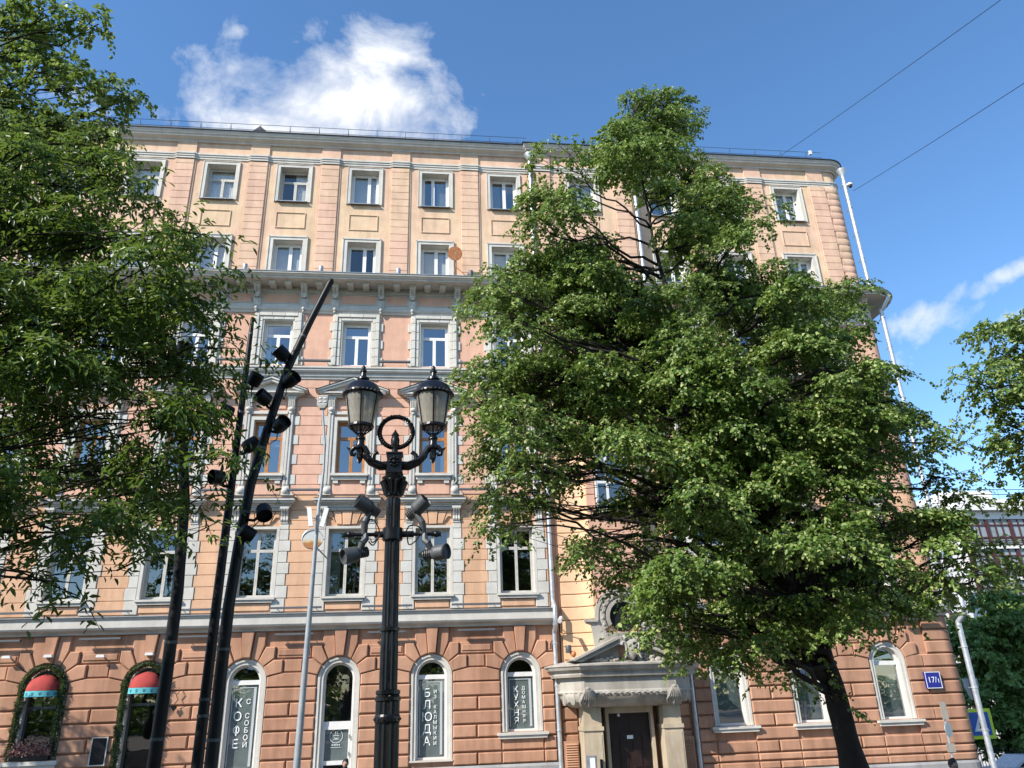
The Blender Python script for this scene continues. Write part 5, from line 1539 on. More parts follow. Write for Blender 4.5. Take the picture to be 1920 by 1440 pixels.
# ------------------------------------------------------------------ cluster of black spotlight masts
SY = 6.5
def mast(px, r0, r1, label, Y):
    pts = [AT(u, v, Y) for u, v in px]; a, b = pts[0], pts[-1]; d0 = (pts[1] - a).normalized(); d = (b - pts[-2]).normalized()
    gr = a - d0 * ((a.z - 1.4) / d0.z)
    t = thing('spotlight_mast', label, 'mast', (gr.x, gr.y, 1.4), 'black spotlight masts')
    allp = [gr] + pts; n = len(allp)
    part('pole', MB().tube(allp, [r0 + (r1 - r0) * (i / (n - 1)) ** 1.3 for i in range(n)], 16), 'blackpaint', t, 45)
    part('pole_cap', MB().lathe(b, [(r1 * .98, 0), (r1 * 1.05, .0), (r1 * 1.05, .02), (r1 * .6, .04)], 14, axis=d), 'blackpaint', t)
    part('base_plate', MB().lathe((gr.x, gr.y, 1.4), [(.2, 0), (.2, .02), (.1, .05)], 16), 'blackpaint', t)
    for k in range(5):
        j = 1 + k * (n - 2) // 5; f = .3 + .1 * k
        q = allp[j] + (allp[j + 1] - allp[j]) * f; dd = (allp[j + 1] - allp[j]).normalized(); rr = (r0 + (r1 - r0) * ((j + f) / (n - 1)) ** 1.3) * 1.07
        part('clamp_band', MB().tube([q, q + dd * .022], [rr, rr], 14), 'darkgrey', t)
    return t, pts, None
mA, a1, b1 = mast([(288, 1440), (311, 1275), (333, 1110), (346, 940), (342, 800), (331, 700), (322, 640)], .050, .036, 'leftmost black spotlight mast rising into the ash leaves', 6.5)
mB, a2, b2 = mast([(369, 1440), (405, 1140), (434, 912), (462, 690), (473, 602)], .048, .018, 'upright black spotlight mast just left of the curved one', 6.6)
mC, a3, b3 = mast([(395, 1440), (412, 1280), (429, 1135), (448, 1020), (470, 908), (503, 800), (539, 692), (579, 608), (619, 530)], .050, .029, 'curved black spotlight mast whose tip reaches the cornice', 6.4)
SPOT = [(mC, a3, b3, (529, 664), (-.5, -.2, .45), 1), (mC, a3, b3, (546, 712), (.55, -.45, .3), 1), (mC, a3, b3, (494, 746), (-.5, -.5, .3), 1), (mC, a3, b3, (527, 796), (.45, -.5, .25), 1),
        (mC, a3, b3, (495, 960), (.25, -.6, -.7), 1), (mC, a3, b3, (462, 1000), (.5, .3, -.3), 1), (mB, a2, b2, (478, 712), (.35, -.3, .55), 1), (mB, a2, b2, (425, 772), (-.7, -.3, .2), 1),
        (mB, a2, b2, (408, 895), (-.55, -.6, -.1), 1), (mA, a1, b1, (311, 795), (-.6, -.4, .1), 1), (mA, a1, b1, (345, 655), (.2, -.4, .5), 1), (mB, a2, b2, (470, 835), (.35, .2, .3), 1)]
for (mt, a, b, px, d, sc) in SPOT:
    Yp = a[0].y; c = AT(*px, Yp - .06); d = Vector(d).normalized()
    best = None
    for s0, s1 in zip(a[:-1], a[1:]):
        tt = max(0, min(1, (c - s0).dot(s1 - s0) / (s1 - s0).length_squared)); q_ = s0 + (s1 - s0) * tt
        if best is None or (q_ - c).length < (best - c).length: best = q_
    q = best + Vector((0, 0, -.06))
    s_ = part('spotlight', MB().lathe(c - d * .06, [(.04, 0), (.058, .01), (.063, .045), (.065, .118), (.060, .118), (.053, .08), (.003, .07)], 18, axis=d), 'blackpaint', mt, 45)
    part('bracket', MB().tube([q, q + (c - q) * .5 + Vector((0, 0, -.04)), c - d * .05 + Vector((0, 0, -.05)), c - d * .03], .013, 6), 'blackpaint', s_)
    part('lead', MB().tube([c - d * .06, c - d * .09 + Vector((.02, 0, -.08)), q + Vector((.03, -.07, -.15)), q + Vector((0, -.07, -.05))], .005, 5), 'blackpaint', s_)

# ------------------------------------------------------------------ grey road lamp with flat LED head
GY = 20.0
g = lambda u, v: AT(u, v, GY)
gb = g(557, 1430); gt = g(598, 945)
t = thing('road_lamp', 'tall pale grey road lamp post with curved arm and flat LED head', 'street lamp', (gb.x, GY, ground_z(gb.x)))
part('pole', MB().tube([(gb.x - .02, GY, ground_z(gb.x)), gb, (gb + gt) / 2, gt, g(601, 930), g(607, 880), g(609, 830), g(606, 785), g(605, 768)], [.10, .085, .066, .046, .036, .032, .03, .028, .025], 14), 'pole_grey', t, 50)
hp = g(605, 757)
hd_ = MB(); hd_.prism([(hp.x - .15, hp.z + .24), (hp.x + .15, hp.z + .24), (hp.x + .15, hp.z - .05), (hp.x + .07, hp.z - .17), (hp.x - .07, hp.z - .17), (hp.x - .15, hp.z - .05)], GY - .06, GY + .06, .02)
HD = part('lamp_head', hd_, 'stone', t)
ls = MB()
for i in (-1, 1):
    for k in range(2): ls.ball((hp.x + i * .065, GY - .065, hp.z + .14 - .1 * k), .04, 8, 4, (1.2, .4, .5))
ls.box(hp.x - .1, hp.x + .1, GY - .063, GY - .06, hp.z - .04, hp.z - .025)
part('led_lens', ls, 'sign_white', HD)
for i, (ub, vb, uu, vt, lab) in enumerate(((583, 987, 580, 952, 'narrow white panel antenna left of the grey road lamp post'), (603, 988, 613, 953, 'narrow white panel antenna leaning right of the grey road lamp post'))):
    a, b = AT(ub, vb, GY - .2), AT(uu, vt, GY - .2); d = (b - a).normalized(); s_ = Vector((d.z, 0, -d.x)) * .055
    t2 = thing('panel_antenna', lab, 'antenna', a, 'panel antennas on the grey post')
    vv = [a - s_, a + s_, b + s_, b - s_]
    part('radome', MB().add([v + Vector((0, -.05, 0)) for v in vv] + [v + Vector((0, .05, 0)) for v in vv], [(0, 1, 2, 3), (7, 6, 5, 4), (0, 4, 5, 1), (1, 5, 6, 2), (2, 6, 7, 3), (3, 7, 4, 0)]), 'sign_white', t2)
    m_ = (a + b) / 2; part('mount', MB().tube([m_, (gt.x - .05, GY, m_.z)], .015, 6), 'zinc', t2)
c = AT(586, 1011, GY + .25)
t = thing('round_metal_disc', 'round grey disc with rusty lower rim behind the grey post', 'disc', (c.x, GY, c.z))
part('disc', MB().lathe(c, [(.26, .03), (.265, .02), (.255, .0), (.12, -.03), (.003, -.04)], 30, axis=(0, -1, .12)), 'rusty', t, 50)
part('rim', MB().tube([(c.x + .262 * math.cos(a), c.y - .03, c.z + .262 * math.sin(a)) for a in np.linspace(0, 2 * math.pi, 33)], .012, 6, False), 'zinc', t, 50)
part('arm', MB().tube([c + Vector((.05, .02, -.15)), c + Vector((.42, .3, -.5))], .02, 6), 'zinc', t)

# ------------------------------------------------------------------ road signs at the corner, seen from behind
p = AT(1770, 1340, 23.0)
t = thing('sign_post', 'thin post with three road signs seen from behind in front of the corner', 'road sign', (p.x, 23, ground_z(p.x)))
part('post', MB().tube([(p.x - .1, 23, ground_z(p.x)), p, AT(1768, 1318, 23)], .032, 8), 'zinc', t)
a, b = AT(1761, 1316, 22.95), AT(1780, 1349, 22.95)
part('sign_back', MB().box(a.x, b.x, 22.95, 22.965, b.z, a.z), 'stone', t)
c = AT(1778, 1368, 22.95); part('round_sign', MB().lathe(c, [(.003, 0), (.2, 0), (.2, .015), (.003, .016)], 24, axis=(.55, -1, 0)), 'zinc', t)
a, b = AT(1774, 1394, 22.95), AT(1793, 1410, 22.95); part('sign_back', MB().box(a.x, b.x, 22.95, 22.965, b.z, a.z), 'stone', t)
p = AT(1838, 1357, 29.0)
t = thing('crossing_sign', 'pedestrian crossing sign with fluorescent yellow border behind the corner downpipe', 'road sign', (p.x, 29, ground_z(p.x)))
part('post', MB().tube([(p.x + .1, 29.05, ground_z(p.x)), (p.x + .1, 29.05, AT(1820, 1270, 29).z)], .04, 8), 'zinc', t)
hw = .52
def plate(n_, w2, y, mat): part(n_, MB().box(p.x - w2, p.x + w2, y, y + .012, p.z - w2, p.z + w2), mat, t)
plate('yellow_border', hw, 29.0, 'sign_yellow'); plate('blue_field', hw * .76, 28.985, 'sign_blue2')
part('white_triangle', MB().prism([(p.x - .30, p.z - .26), (p.x + .30, p.z - .26), (p.x, p.z + .30)], 28.975, 28.984), 'sign_white', t)
mn = MB()
for q in ([(-.02, .07), (.04, .07), (.05, -.03), (-.03, -.03)], [(-.03, -.03), (.01, -.03), (-.06, -.2), (-.10, -.2)], [(.01, -.03), (.05, -.03), (.11, -.2), (.07, -.2)], [(.04, .06), (.10, -.02), (.085, -.04), (.03, .02)], [(-.02, .06), (-.08, -.01), (-.065, -.03), (-.01, .02)]):
    mn.add([(p.x + x, 28.972, p.z + z) for x, z in q], [(0, 1, 2, 3)])
mn.ball((p.x + .01, 28.973, p.z + .115), .032, 8, 5, (1, .1, 1))
part('walking_figure', mn, 'print_dark', t)
c = AT(1822, 1292, 29.1); part('sign_back', MB().prism([(c.x - .3, c.z + .38), (c.x + .32, c.z + .38), (c.x + .32, c.z + .1), (c.x + .2, c.z - .38), (c.x - .12, c.z - .38), (c.x - .3, c.z + .1)], 29.1, 29.12), 'greymetal', t)

# overhead wires
def wire(a, b, sag, label):
    pts = [a + (b - a) * k / 16 + Vector((0, 0, -sag * 4 * (k / 16) * (1 - k / 16))) for k in range(17)]
    tag(part('overhead_wire', MB().tube(pts, .011, 5), 'blackpaint'), label, 'wire', 'overhead wires')
a = AT(1465, 291, 27.3); b = AT(1870, -2, 15); wire(a, a + (b - a) * 1.6, .12, 'overhead wire running up from the roof edge to the top right')
a = AT(1600, 358, 27.6); b = AT(1922, 149, 15); wire(a, a + (b - a) * 1.6, .10, 'overhead wire running up from the corner downpipe to the right edge')

# ------------------------------------------------------------------ trees
CAMP = np.array([0, 0, CZ])
def wob(a, b, n, amp, sag=0.):
    a, b = np.array(a, float), np.array(b, float); t = np.linspace(0, 1, n + 1)[:, None]
    p = a + (b - a) * t; L = np.linalg.norm(b - a)
    w = np.cumsum(rng.normal(0, amp * L * .55, (n + 1, 3)), 0); w = w - t * w[-1]
    p += w; p[:, 2] += (sag * L * 4 * t * (1 - t))[:, 0]
    return p
def twig_leaves(C, rad, n_twig, per, L, W, kind, spread=.34, droop=.55, pads=9., pad_r=.36):
    """leafy shoots scattered through one clump; returns base, direction, normal, length, width and the shoot lines"""
    # foliage sits in flattish drooping pads: sunlit on top, open and dark underneath
    npad = max(2, int(round(float(np.prod(rad)) ** (2 / 3) * pads)))
    pu = unit(rng.normal(0, 1, (npad, 3))); pr_ = rng.uniform(.12, 1, npad) ** .55
    PC_ = C + pu * pr_[:, None] * rad * .82
    PR = pad_r * rng.uniform(.65, 1.35, npad)
    tilt = rng.normal(0, .22, (npad, 2)) - pu[:, :2] * .25
    ip = rng.integers(0, npad, n_twig)
    a_ = rng.uniform(0, 2 * np.pi, n_twig); q_ = np.sqrt(rng.uniform(0, 1, n_twig))
    dx = np.stack([np.cos(a_), np.sin(a_)], 1) * (q_ * PR[ip])[:, None]
    zz = -.42 * q_ ** 2 * PR[ip] + (dx * tilt[ip]).sum(1) + rng.normal(0, .16, n_twig) * PR[ip]
    T0 = PC_[ip] + np.concatenate([dx, zz[:, None]], 1)
    u = unit(np.concatenate([dx / PR[ip][:, None], np.full((n_twig, 1), .9)], 1) + pu[ip] * .35)
    d = unit(np.concatenate([dx / PR[ip][:, None] + pu[ip][:, :2] * .5, np.full((n_twig, 1), .05)], 1) + rng.normal(0, .4, (n_twig, 3)))
    P, D, N = [], [], []
    tl = spread * rng.uniform(.6, 1.3, n_twig)
    for k in range(per):
        s = (k + .6) / per
        p = T0 + d * (tl * s)[:, None] + np.array([0, 0, -1]) * (droop * tl * s * s)[:, None]
        side = unit(np.cross(d, [0, 0, 1.])) * (1 if k % 2 else -1)
        if kind == 'ash':
            dd = unit(d * .45 + side * .65 + rng.normal(0, .42, (n_twig, 3)) + [0, 0, -.42])
        else:
            dd = unit(d * .45 + side * .75 + rng.normal(0, .38, (n_twig, 3)) + [0, 0, -.55])
        P.append(p + rng.normal(0, .012, p.shape)); D.append(dd)
        N.append(unit(u * .9 + [0, 0, .45] + rng.normal(0, .42, (n_twig, 3))))
    n = n_twig * per
    sz = rng.uniform(.65, 1.2, n)
    ends = T0 + d * tl[:, None] + np.array([0, 0, -1]) * (droop * tl)[:, None]
    return np.concatenate(P), np.concatenate(D), np.concatenate(N), L * sz, W * sz * rng.uniform(.85, 1.15, n), T0, ends

def tree(name, label, base, trunk, clumps, leafmat, L, W, kind='linden', density=1., per=11, trunk_r=.24, spread=.34, n_leaf_parts=0, group=None, narrow=False, limb_r=.09, twigs=True, forks=None, pads=9., pad_r=.36, twig_step=7):
    """trunk: list of points; clumps: (centre, radius vector); each clump is fed by its own limb"""
    t = thing(name, label, 'tree', base, group)
    tp = np.array(trunk, float); n = len(tp)
    fine = []
    for i in range(n - 1):
        seg = wob(tp[i], tp[i + 1], 5, .015); fine += list(seg[:-1])
    fine.append(tp[-1]); fine = np.array(fine)
    tt = np.linspace(0, 1, len(fine)); rad = trunk_r * (.06 + .94 * (1 - tt) ** 1.15) * (1 + .5 * np.exp(-tt * 14)) * (1 + .06 * np.sin(tt * 40))
    part('trunk', MB().tube(fine, list(rad), 14), 'bark', t, True)
    PP, DD, NN, LL, WW = [], [], [], [], []
    tw = MB()
    for (c, rv) in clumps:
        c = np.array(c); rv = np.array(rv)
        # limb leaves the trunk below the clump
        cand = [i for i in range(len(fine)) if fine[i][2] < c[2] - .25 * abs(np.linalg.norm(fine[i][:2] - c[:2]))] or [max(1, len(fine) // 4)]
        k = cand[-1]; k = max(k, len(fine) // 6)
        lr = min(rad[k] * .55, limb_r * (.5 + .5 * float(np.max(rv))))
        path = wob(fine[k], c, 10, .05, .06)
        part('limb', MB().tube(path, list(lr * (1 - np.linspace(0, 1, len(path))) ** .8 + min(.008, limb_r * .35)), 7), 'bark', t, True)
        vol = float(np.prod(rv)) ** (2 / 3)
        nt = max(6, int(vol * 150 * density))
        P, D, N, l, w, T0, T1 = twig_leaves(c, rv, nt, per, L, W, kind, spread, pads=pads, pad_r=pad_r)
        PP.append(P); DD.append(D); NN.append(N); LL.append(l); WW.append(w)
        if twigs:
            for j in range(0, nt, twig_step):
                s0 = path[rng.integers(len(path) // 2, len(path))]
                mid = (s0 + T0[j]) / 2 + rng.normal(0, .05, 3)
                tw.tube([s0, mid, T0[j], T1[j]], [.008, .006, .004, .002], 3, False)
    P, D, N, l, w = [np.concatenate(x) for x in (PP, DD, NN, LL, WW)]
    if twigs and tw.v:
        o = part('twigs', tw, 'bark', t); o['kind'] = 'stuff'
    if n_leaf_parts:
        ds = np.linalg.norm(P - CAMP, axis=1)
        rel = P - CAMP; z = rel @ np.array(CAM_F); uu = 960 + FPX * (rel @ np.array(CAM_R)) / z; vv = 720 - FPX * (rel @ np.array(CAM_U)) / z
        vis = (z > .5) & (uu > 0) & (uu < 1920) & (vv > 0) & (vv < 1440)
        order = np.argsort(np.where(vis, ds - l * 12, 1e6))[:n_leaf_parts]
        lv, lfc = leaf_geo(np.zeros((1, 3)), np.array([[0, 1., 0]]), np.array([[0, 0, 1.]]), np.array([1.]), np.array([W / L]), .18, narrow)
        lm = npmesh('leaf', lv, lfc, leafmat)
        for i in order:
            d_ = Vector(D[i]).normalized(); s_ = d_.cross(Vector(N[i])).normalized(); nn = s_.cross(d_)
            o = bpy.data.objects.new('leaf', lm); COL.objects.link(o)
            mw = Matrix((s_, d_, nn)).transposed().to_4x4() @ Matrix.Scale(float(l[i]), 4)
            mw.translation = Vector(P[i])
            o.parent = t; o.matrix_parent_inverse = Matrix.Translation(-WLOC[t.name]); o.matrix_basis = mw
        keep = np.ones(len(P), bool); keep[order] = False
        P, D, N, l, w = P[keep], D[keep], N[keep], l[keep], w[keep]
    V, F = leaf_geo(P, D, N, l, w, .18, narrow)
    o = bpy.data.objects.new('foliage', npmesh('foliage', V, F, leafmat)); COL.objects.link(o); setp(o, t); o['kind'] = 'stuff'
    print('TREE', name, label[:30], len(P))
    return t, len(P)

def px_clumps(lst, Y0, dy, back=0., flat=.72):
    out = []
    for e in lst:
        u, v, r = e[:3]
        off = e[3] if len(e) > 3 else rng.uniform(-dy, dy)
        p = AT(u, v, Y0 + off); q = AT(u + r, v, Y0 + off); rr = (q - p).length
        out.append((tuple(p), (rr, rr * 1.15, rr * flat)))
    return out

# --- big linden right of centre
LB = Vector((6.45, 12, 1.4))
lin = [(1178, 205, 55), (1235, 225, 75), (1150, 250, 55), (1180, 300, 75), (1250, 290, 60), (1300, 330, 65), (1360, 330, 50), (1345, 395, 75), (1240, 370, 55),
       (1050, 310, 45), (1025, 370, 60), (1075, 400, 55), (1010, 430, 45), (990, 490, 60), (1070, 480, 65), (935, 535, 50), (905, 580, 28), (985, 555, 50), (1120, 560, 75),
       (1290, 460, 70), (1385, 455, 55), (1425, 395, 30), (1330, 500, 55), (1230, 560, 55), (1180, 640, 80), (1060, 640, 65), (1270, 640, 90), (1380, 570, 80),
       (1490, 570, 75), (1560, 555, 50), (1600, 620, 60), (1470, 660, 90), (1570, 700, 85), (1640, 690, 55), (1370, 690, 85), (1250, 740, 90), (1120, 730, 80), (1000, 700, 75), (910, 695, 45),
       (900, 755, 45), (960, 790, 65), (1040, 800, 65), (1140, 830, 80), (930, 860, 40), (1000, 870, 45), (955, 925, 42), (945, 985, 28), (1060, 880, 32), (1000, 940, 20),
       (1260, 850, 90), (1380, 800, 95), (1490, 790, 95), (1600, 790, 85), (1690, 760, 55), (1730, 830, 45), (1640, 860, 70), (1780, 895, 38), (1545, 890, 95), (1420, 920, 100),
       (1290, 950, 90), (1190, 960, 70), (1110, 1030, 32), (1200, 1060, 62), (1290, 1060, 95), (1420, 1040, 95), (1550, 1010, 95), (1660, 980, 75), (1750, 1000, 65), (1830, 1040, 42), (1860, 1065, 24), (1800, 1000, 40), (1810, 940, 30), (1840, 1080, 30), (1790, 1060, 50),
       (1640, 1075, 75), (1740, 1080, 50), (1520, 1110, 75), (1390, 1140, 80), (1260, 1140, 70), (1235, 1120, 42), (1300, 1215, 38), (1400, 1215, 40), (1480, 1190, 45), (1600, 1150, 55), (1690, 1130, 45),
       (1040, 540, 50), (1100, 605, 60), (1010, 620, 40), (1150, 680, 60), (1060, 730, 60), (1240, 600, 60), (1200, 680, 60), (1110, 500, 55), (1270, 430, 55), (1170, 560, 60), (1310, 560, 60), (1080, 560, 60), (960, 600, 40), (1430, 520, 45), (1235, 1185, 45, -1), (1330, 1180, 60, -.9), (1360, 1225, 36, -.6), (1440, 1190, 50, -.9), (1500, 1140, 60, -1), (1560, 1170, 50, -.9), (1110, 1005, 34, -.5), (1640, 1140, 50, -.8), (1545, 1300, 20, -.25), (1510, 1230, 22, -.3), (1450, 1255, 24)]
cl = px_clumps(lin, 12, 1.6)
cl += px_clumps([(u, v, r * 1.05) for (u, v, r, *_) in lin if r >= 75], 13.6, .8)
cl += px_clumps([(u, v, r) for (u, v, r, *_) in lin if u < 1140 and v > 440], 12.9, .5)
cl += px_clumps([(u + 20, v - 10, r * .9) for (u, v, r, *_) in lin if r >= 85], 10.2, .5)
tr_pts = [LB, AT(1590, 1400, 12), AT(1560, 1280, 12), AT(1530, 1180, 12), AT(1450, 1020, 12), AT(1370, 860, 12.1), AT(1300, 700, 12.1), AT(1250, 560, 12), AT(1220, 420, 12), AT(1195, 290, 12)]
tr_pts = [tuple(q) for q in tr_pts]
T1, n1 = tree('linden_tree', 'large sunlit linden in flower standing in front of the entrance bay', LB, tr_pts, cl, 'leaf_linden', .059, .051, density=3.2, spread=.22, pads=8., pad_r=.40, trunk_r=.195, n_leaf_parts=300, group=None, limb_r=.055)
# second stem of the fork
fk = part('trunk', MB().tube([tuple(q) for q in (AT(1545, 1270, 12), AT(1505, 1240, 11.9), AT(1470, 1200, 11.8), AT(1430, 1130, 11.6), AT(1380, 1050, 11.4))], [.10, .09, .08, .065, .04], 10), 'bark', T1, True)

# --- linden at the right edge
rl_ = [(1905, 610, 55), (1870, 660, 55), (1830, 690, 40), (1900, 720, 60), (1870, 745, 40), (1895, 800, 42), (1915, 850, 35), (1880, 835, 22), (1855, 775, 12), (1800, 705, 16), (1960, 640, 110), (1990, 760, 120), (2060, 560, 110), (2090, 760, 120), (1935, 590, 40), (2050, 900, 120)]
cl = px_clumps(rl_, 11, .8)
bp = Vector((14.0, 11.5, 1.4))
tree('linden_tree', 'linden branch reaching in from the right edge against the sky', bp, [bp, (13.9, 11.5, 4), (13.6, 11.4, 7), (13.3, 11.3, 10), (13.2, 11.2, 12)], cl, 'leaf_linden', .064, .055, density=2.3, spread=.22, pads=7.5, pad_r=.40, trunk_r=.22, limb_r=.05)

# --- linden at upper left, behind the ash
ll = [(30, 40, 70), (90, 30, 50), (150, 25, 35), (185, 45, 25), (60, 110, 55), (110, 130, 50), (165, 150, 45), (215, 165, 38), (255, 185, 26), (20, 180, 70), (90, 210, 60), (160, 215, 50), (210, 255, 28), (225, 290, 18), (130, 280, 50), (40, 280, 70), (-60, 100, 120), (-80, 300, 140), (-160, 180, 150)]
cl = px_clumps(ll, 8.6, .5)
bp = Vector((-8.6, 9.2, 1.4))
tree('linden_tree', 'linden crown at the upper left corner above the ash leaves', bp, [bp, (-8.5, 9.2, 4), (-8.2, 9.0, 6.5), (-7.6, 8.9, 9), (-7.2, 8.8, 11)], cl, 'leaf_linden', .060, .052, density=3.4, spread=.22, pads=11., pad_r=.28, trunk_r=.22, limb_r=.05)

# --- ash close to the camera at left
al = [(40, 330, 110), (140, 330, 90), (220, 350, 60), (60, 430, 120), (190, 430, 100), (290, 440, 70), (350, 430, 48), (375, 420, 20), (370, 490, 45), (270, 520, 90), (130, 540, 120), (20, 560, 110), (330, 570, 75), (390, 570, 45), (405, 610, 24), (220, 640, 110), (90, 670, 120), (330, 670, 80), (400, 680, 40), (-20, 700, 100), (430, 650, 22),
      (160, 760, 120), (290, 770, 95), (370, 760, 50), (40, 800, 120), (390, 840, 34), (430, 850, 20), (330, 860, 75), (200, 870, 110), (80, 900, 110), (300, 950, 60), (370, 940, 45), (390, 985, 28), (180, 970, 80), (60, 990, 70), (260, 1000, 35), (-30, 960, 90), (130, 1045, 30), (40, 1070, 28), (105, 1085, 22), (160, 1065, 14), (180, 260, 55), (250, 300, 32), (60, 240, 70), (470, 845, 10), (445, 645, 12), (-30, 400, 120), (-60, 560, 130), (10, 1040, 36), (-40, 850, 120)]
al += [(110, 420, 90, .5), (240, 560, 80, .5), (150, 620, 100, .6), (40, 640, 100, .5), (60, 500, 100, .6)]
cl = px_clumps(al, 4.9, .45)
cl = [(c, tuple(1.05 * x for x in r)) for c, r in cl]
bp = Vector((-4.6, 5.2, 1.4))
tree('ash_tree', 'leafy ash with narrow leaflets filling the left edge close to the camera', bp, [bp, (-4.5, 5.2, 3), (-4.3, 5.1, 4.2), (-4.0, 5.0, 5.4), (-3.6, 5.0, 6.6), (-3.3, 4.9, 7.6)], cl, 'leaf_ash', .062, .0205, kind='ash', density=6.6, pads=34., pad_r=.16, per=9, trunk_r=.13, spread=.19, n_leaf_parts=300, narrow=False, limb_r=.006, twig_step=16)

# --- boulevard lindens standing outside the picture: they shade the left of the facade and show in the glass
def round_tree(x, y, h, r, label, mat='leaf_linden', L=.13, W=.11, dens=.32, z0=1.4, per=8, cat_group=None, spread=.5):
    cl = []
    for k in range(16):
        u = rng.normal(0, 1, 3); u /= np.linalg.norm(u); rr = r * rng.uniform(.45, .95)
        c = np.array([x, y, z0 + h * .62]) + u * [rr, rr, rr * h * .30 / r]
        s = r * rng.uniform(.32, .5); cl.append((tuple(c), (s, s, s * .75)))
    bp = Vector((x, y, z0))
    return tree('linden_tree', label, bp, [bp, (x, y, z0 + h * .25), (x + .2, y, z0 + h * .5), (x + .1, y + .1, z0 + h * .85)], cl, mat, L, W, density=dens, per=per, trunk_r=.24, twigs=False, group=cat_group, spread=spread, pads=3., pad_r=.8)
round_tree(-17.8, 22.0, 10.5, 2.3, 'young street linden beyond the left edge shading the shop fronts', cat_group='lindens out of the picture', dens=.35, z0=.9)
round_tree(-7.9, 1.4, 8.6, 3.0, 'low linden just left of the viewer shading the ash', cat_group='lindens out of the picture', dens=1.4)
for i, (x, h) in enumerate(((-20, 18), (-12.5, 19), (-5.5, 18), (1.5, 18.5), (9, 18), (18, 17))):
    round_tree(x, -8 - (i % 2) * 1.5, h, 4.4, f'{ORD[i]} linden of the row behind the viewer', dens=.17, L=.23, W=.20, cat_group='lindens behind the viewer')

for i, x in enumerate((-32, -22, -13, -3, 7, 17, 28)):
    round_tree(x, -26, 12, 5.5, f'{ORD[i]} broad linden of the far row behind the viewer', 'leaf_far', .4, .34, .10, .6, 7, 'far lindens behind the viewer', .8)
n = 9000
P = np.stack([rng.uniform(-45, 45, n), rng.uniform(-16.5, -14.5, n), rng.uniform(1.4, 4.2, n)], 1)
V, F = leaf_geo(P, rng.normal(0, 1, (n, 3)), rng.normal(0, 1, (n, 3)), rng.uniform(.35, .6, n), rng.uniform(.25, .45, n), .2)
hg = bpy.data.objects.new('hedge', npmesh('hedge', V, F, 'leaf_far')); COL.objects.link(hg); hg['kind'] = 'stuff'  # unseen foliage, added so the ground-floor glass mirrors something dark
tag(hg, 'unseen leaf mass added behind the viewer to darken the shop window reflections', 'hedge')

# --- trees down the side street
far = [((1850, 1150, 70), (1900, 1180, 80), (1830, 1230, 70), (1890, 1260, 80), (1820, 1310, 50), (1920, 1330, 70), (1860, 1340, 55), (1940, 1230, 90), (1800, 1180, 40), (1840, 1375, 40), (1880, 1385, 35), (1920, 1385, 40)),
       ((1830, 1190, 60), (1800, 1260, 50), (1850, 1290, 70), (1910, 1400, 30), (1960, 1300, 90), (1880, 1130, 40))]
for i, (lst, Y) in enumerate(zip(far, (44, 52))):
    cl = px_clumps(lst, Y, 1.2, flat=.85); x = AT(1870 + 30 * i, 1300, Y).x; z0 = ground_z(x)
    bp = Vector((x, Y, z0))
    tree('street_tree', ['nearer green tree in the side street below the white building', 'farther green tree in the side street below the white building'][i], bp, [bp, (x, Y, z0 + 2.5), (x + .2, Y, z0 + 4.5), (x, Y, z0 + 7)], cl, 'leaf_far', .24, .19, density=.42, per=8, trunk_r=.22, twigs=False, group='side street trees', pads=2.5, pad_r=.7)

# ------------------------------------------------------------------ white building at the end of the side street
FB = thing('white_building', 'white building with maroon window bands beyond the side street', 'building', (60, 72, -4))
FY = 70.0
def fz(v, u=1890): return AT(u, v, FY).z
x0 = AT(1792, 945, FY).x; x1 = x0 + 60
zr = fz(937)
part('wall', MB().box(x0, x1, FY + .3, FY + 14, -6, zr - .2), 'farwhite', FB)
cr = MB(); cr.box(x0 - .5, x1, FY - .7, FY + 14.5, zr - 1.2, zr - .7); cr.box(x0 - .2, x1, FY - .4, FY + 14.2, zr - .698, zr); cr.box(x0 - .1, x1, FY - .1, FY + .28, zr - 2.0, zr - 1.202)
part('cornice', cr, 'farwhite', FB)
fh = 3.05
for k in range(7):
    zt = zr - 1.9 - fh * k; zb = zt - fh + .28
    part('floor_band', MB().box(x0 - .1, x1, FY - .15, FY + .28, zb - .28, zb - .003), 'farwhite', FB)
    for j in range(14):
        xa = x0 + .1 + j * 2.55
        if k > 4 and j > 6: continue
        fr = MB(); xb = xa + 2.5
        fr.box(xa, xa + .30, FY - .05, FY + .25, zb, zt)
        for q in range(1, 3): fr.box(xa + .3 + q * .733 - .05, xa + .3 + q * .733 + .05, FY, FY + .2, zb, zt)
        fr.box(xa + .3, xb, FY + .01, FY + .19, zt - .75, zt - .62); fr.box(xa + .3, xb, FY + .01, FY + .19, zb + .80, zb + .93)
        for q in range(4): fr.box(xa + .3, xb, FY - .08, FY - .05, zb + .1 + q * .2, zb + .14 + q * .2)
        w = part('window', fr, 'maroon', FB)
        part('pane', MB().sheet([(xa + .3, FY + .1, zb), (xb, FY + .1, zb), (xb, FY + .1, zt), (xa + .3, FY + .1, zt)]), 'far_pane', w)
tp_ = MB(); a = AT(1768, 925, 74); tp_.box(a.x, a.x + 5.6, 74, 80, zr, AT(1800, 921, 74).z); part('roof_hut', tp_, 'farwhite', FB)
rr = MB()
for z in (.5, 1.0): rr.tube([(x0, FY - .2, zr + z), (x1, FY - .2, zr + z)], .04, 4)
for k in range(24): rr.tube([(x0 + 2.4 * k, FY - .2, zr), (x0 + 2.4 * k, FY - .2, zr + 1)], .03, 4)
part('roof_railing', rr, 'darkgrey', FB)
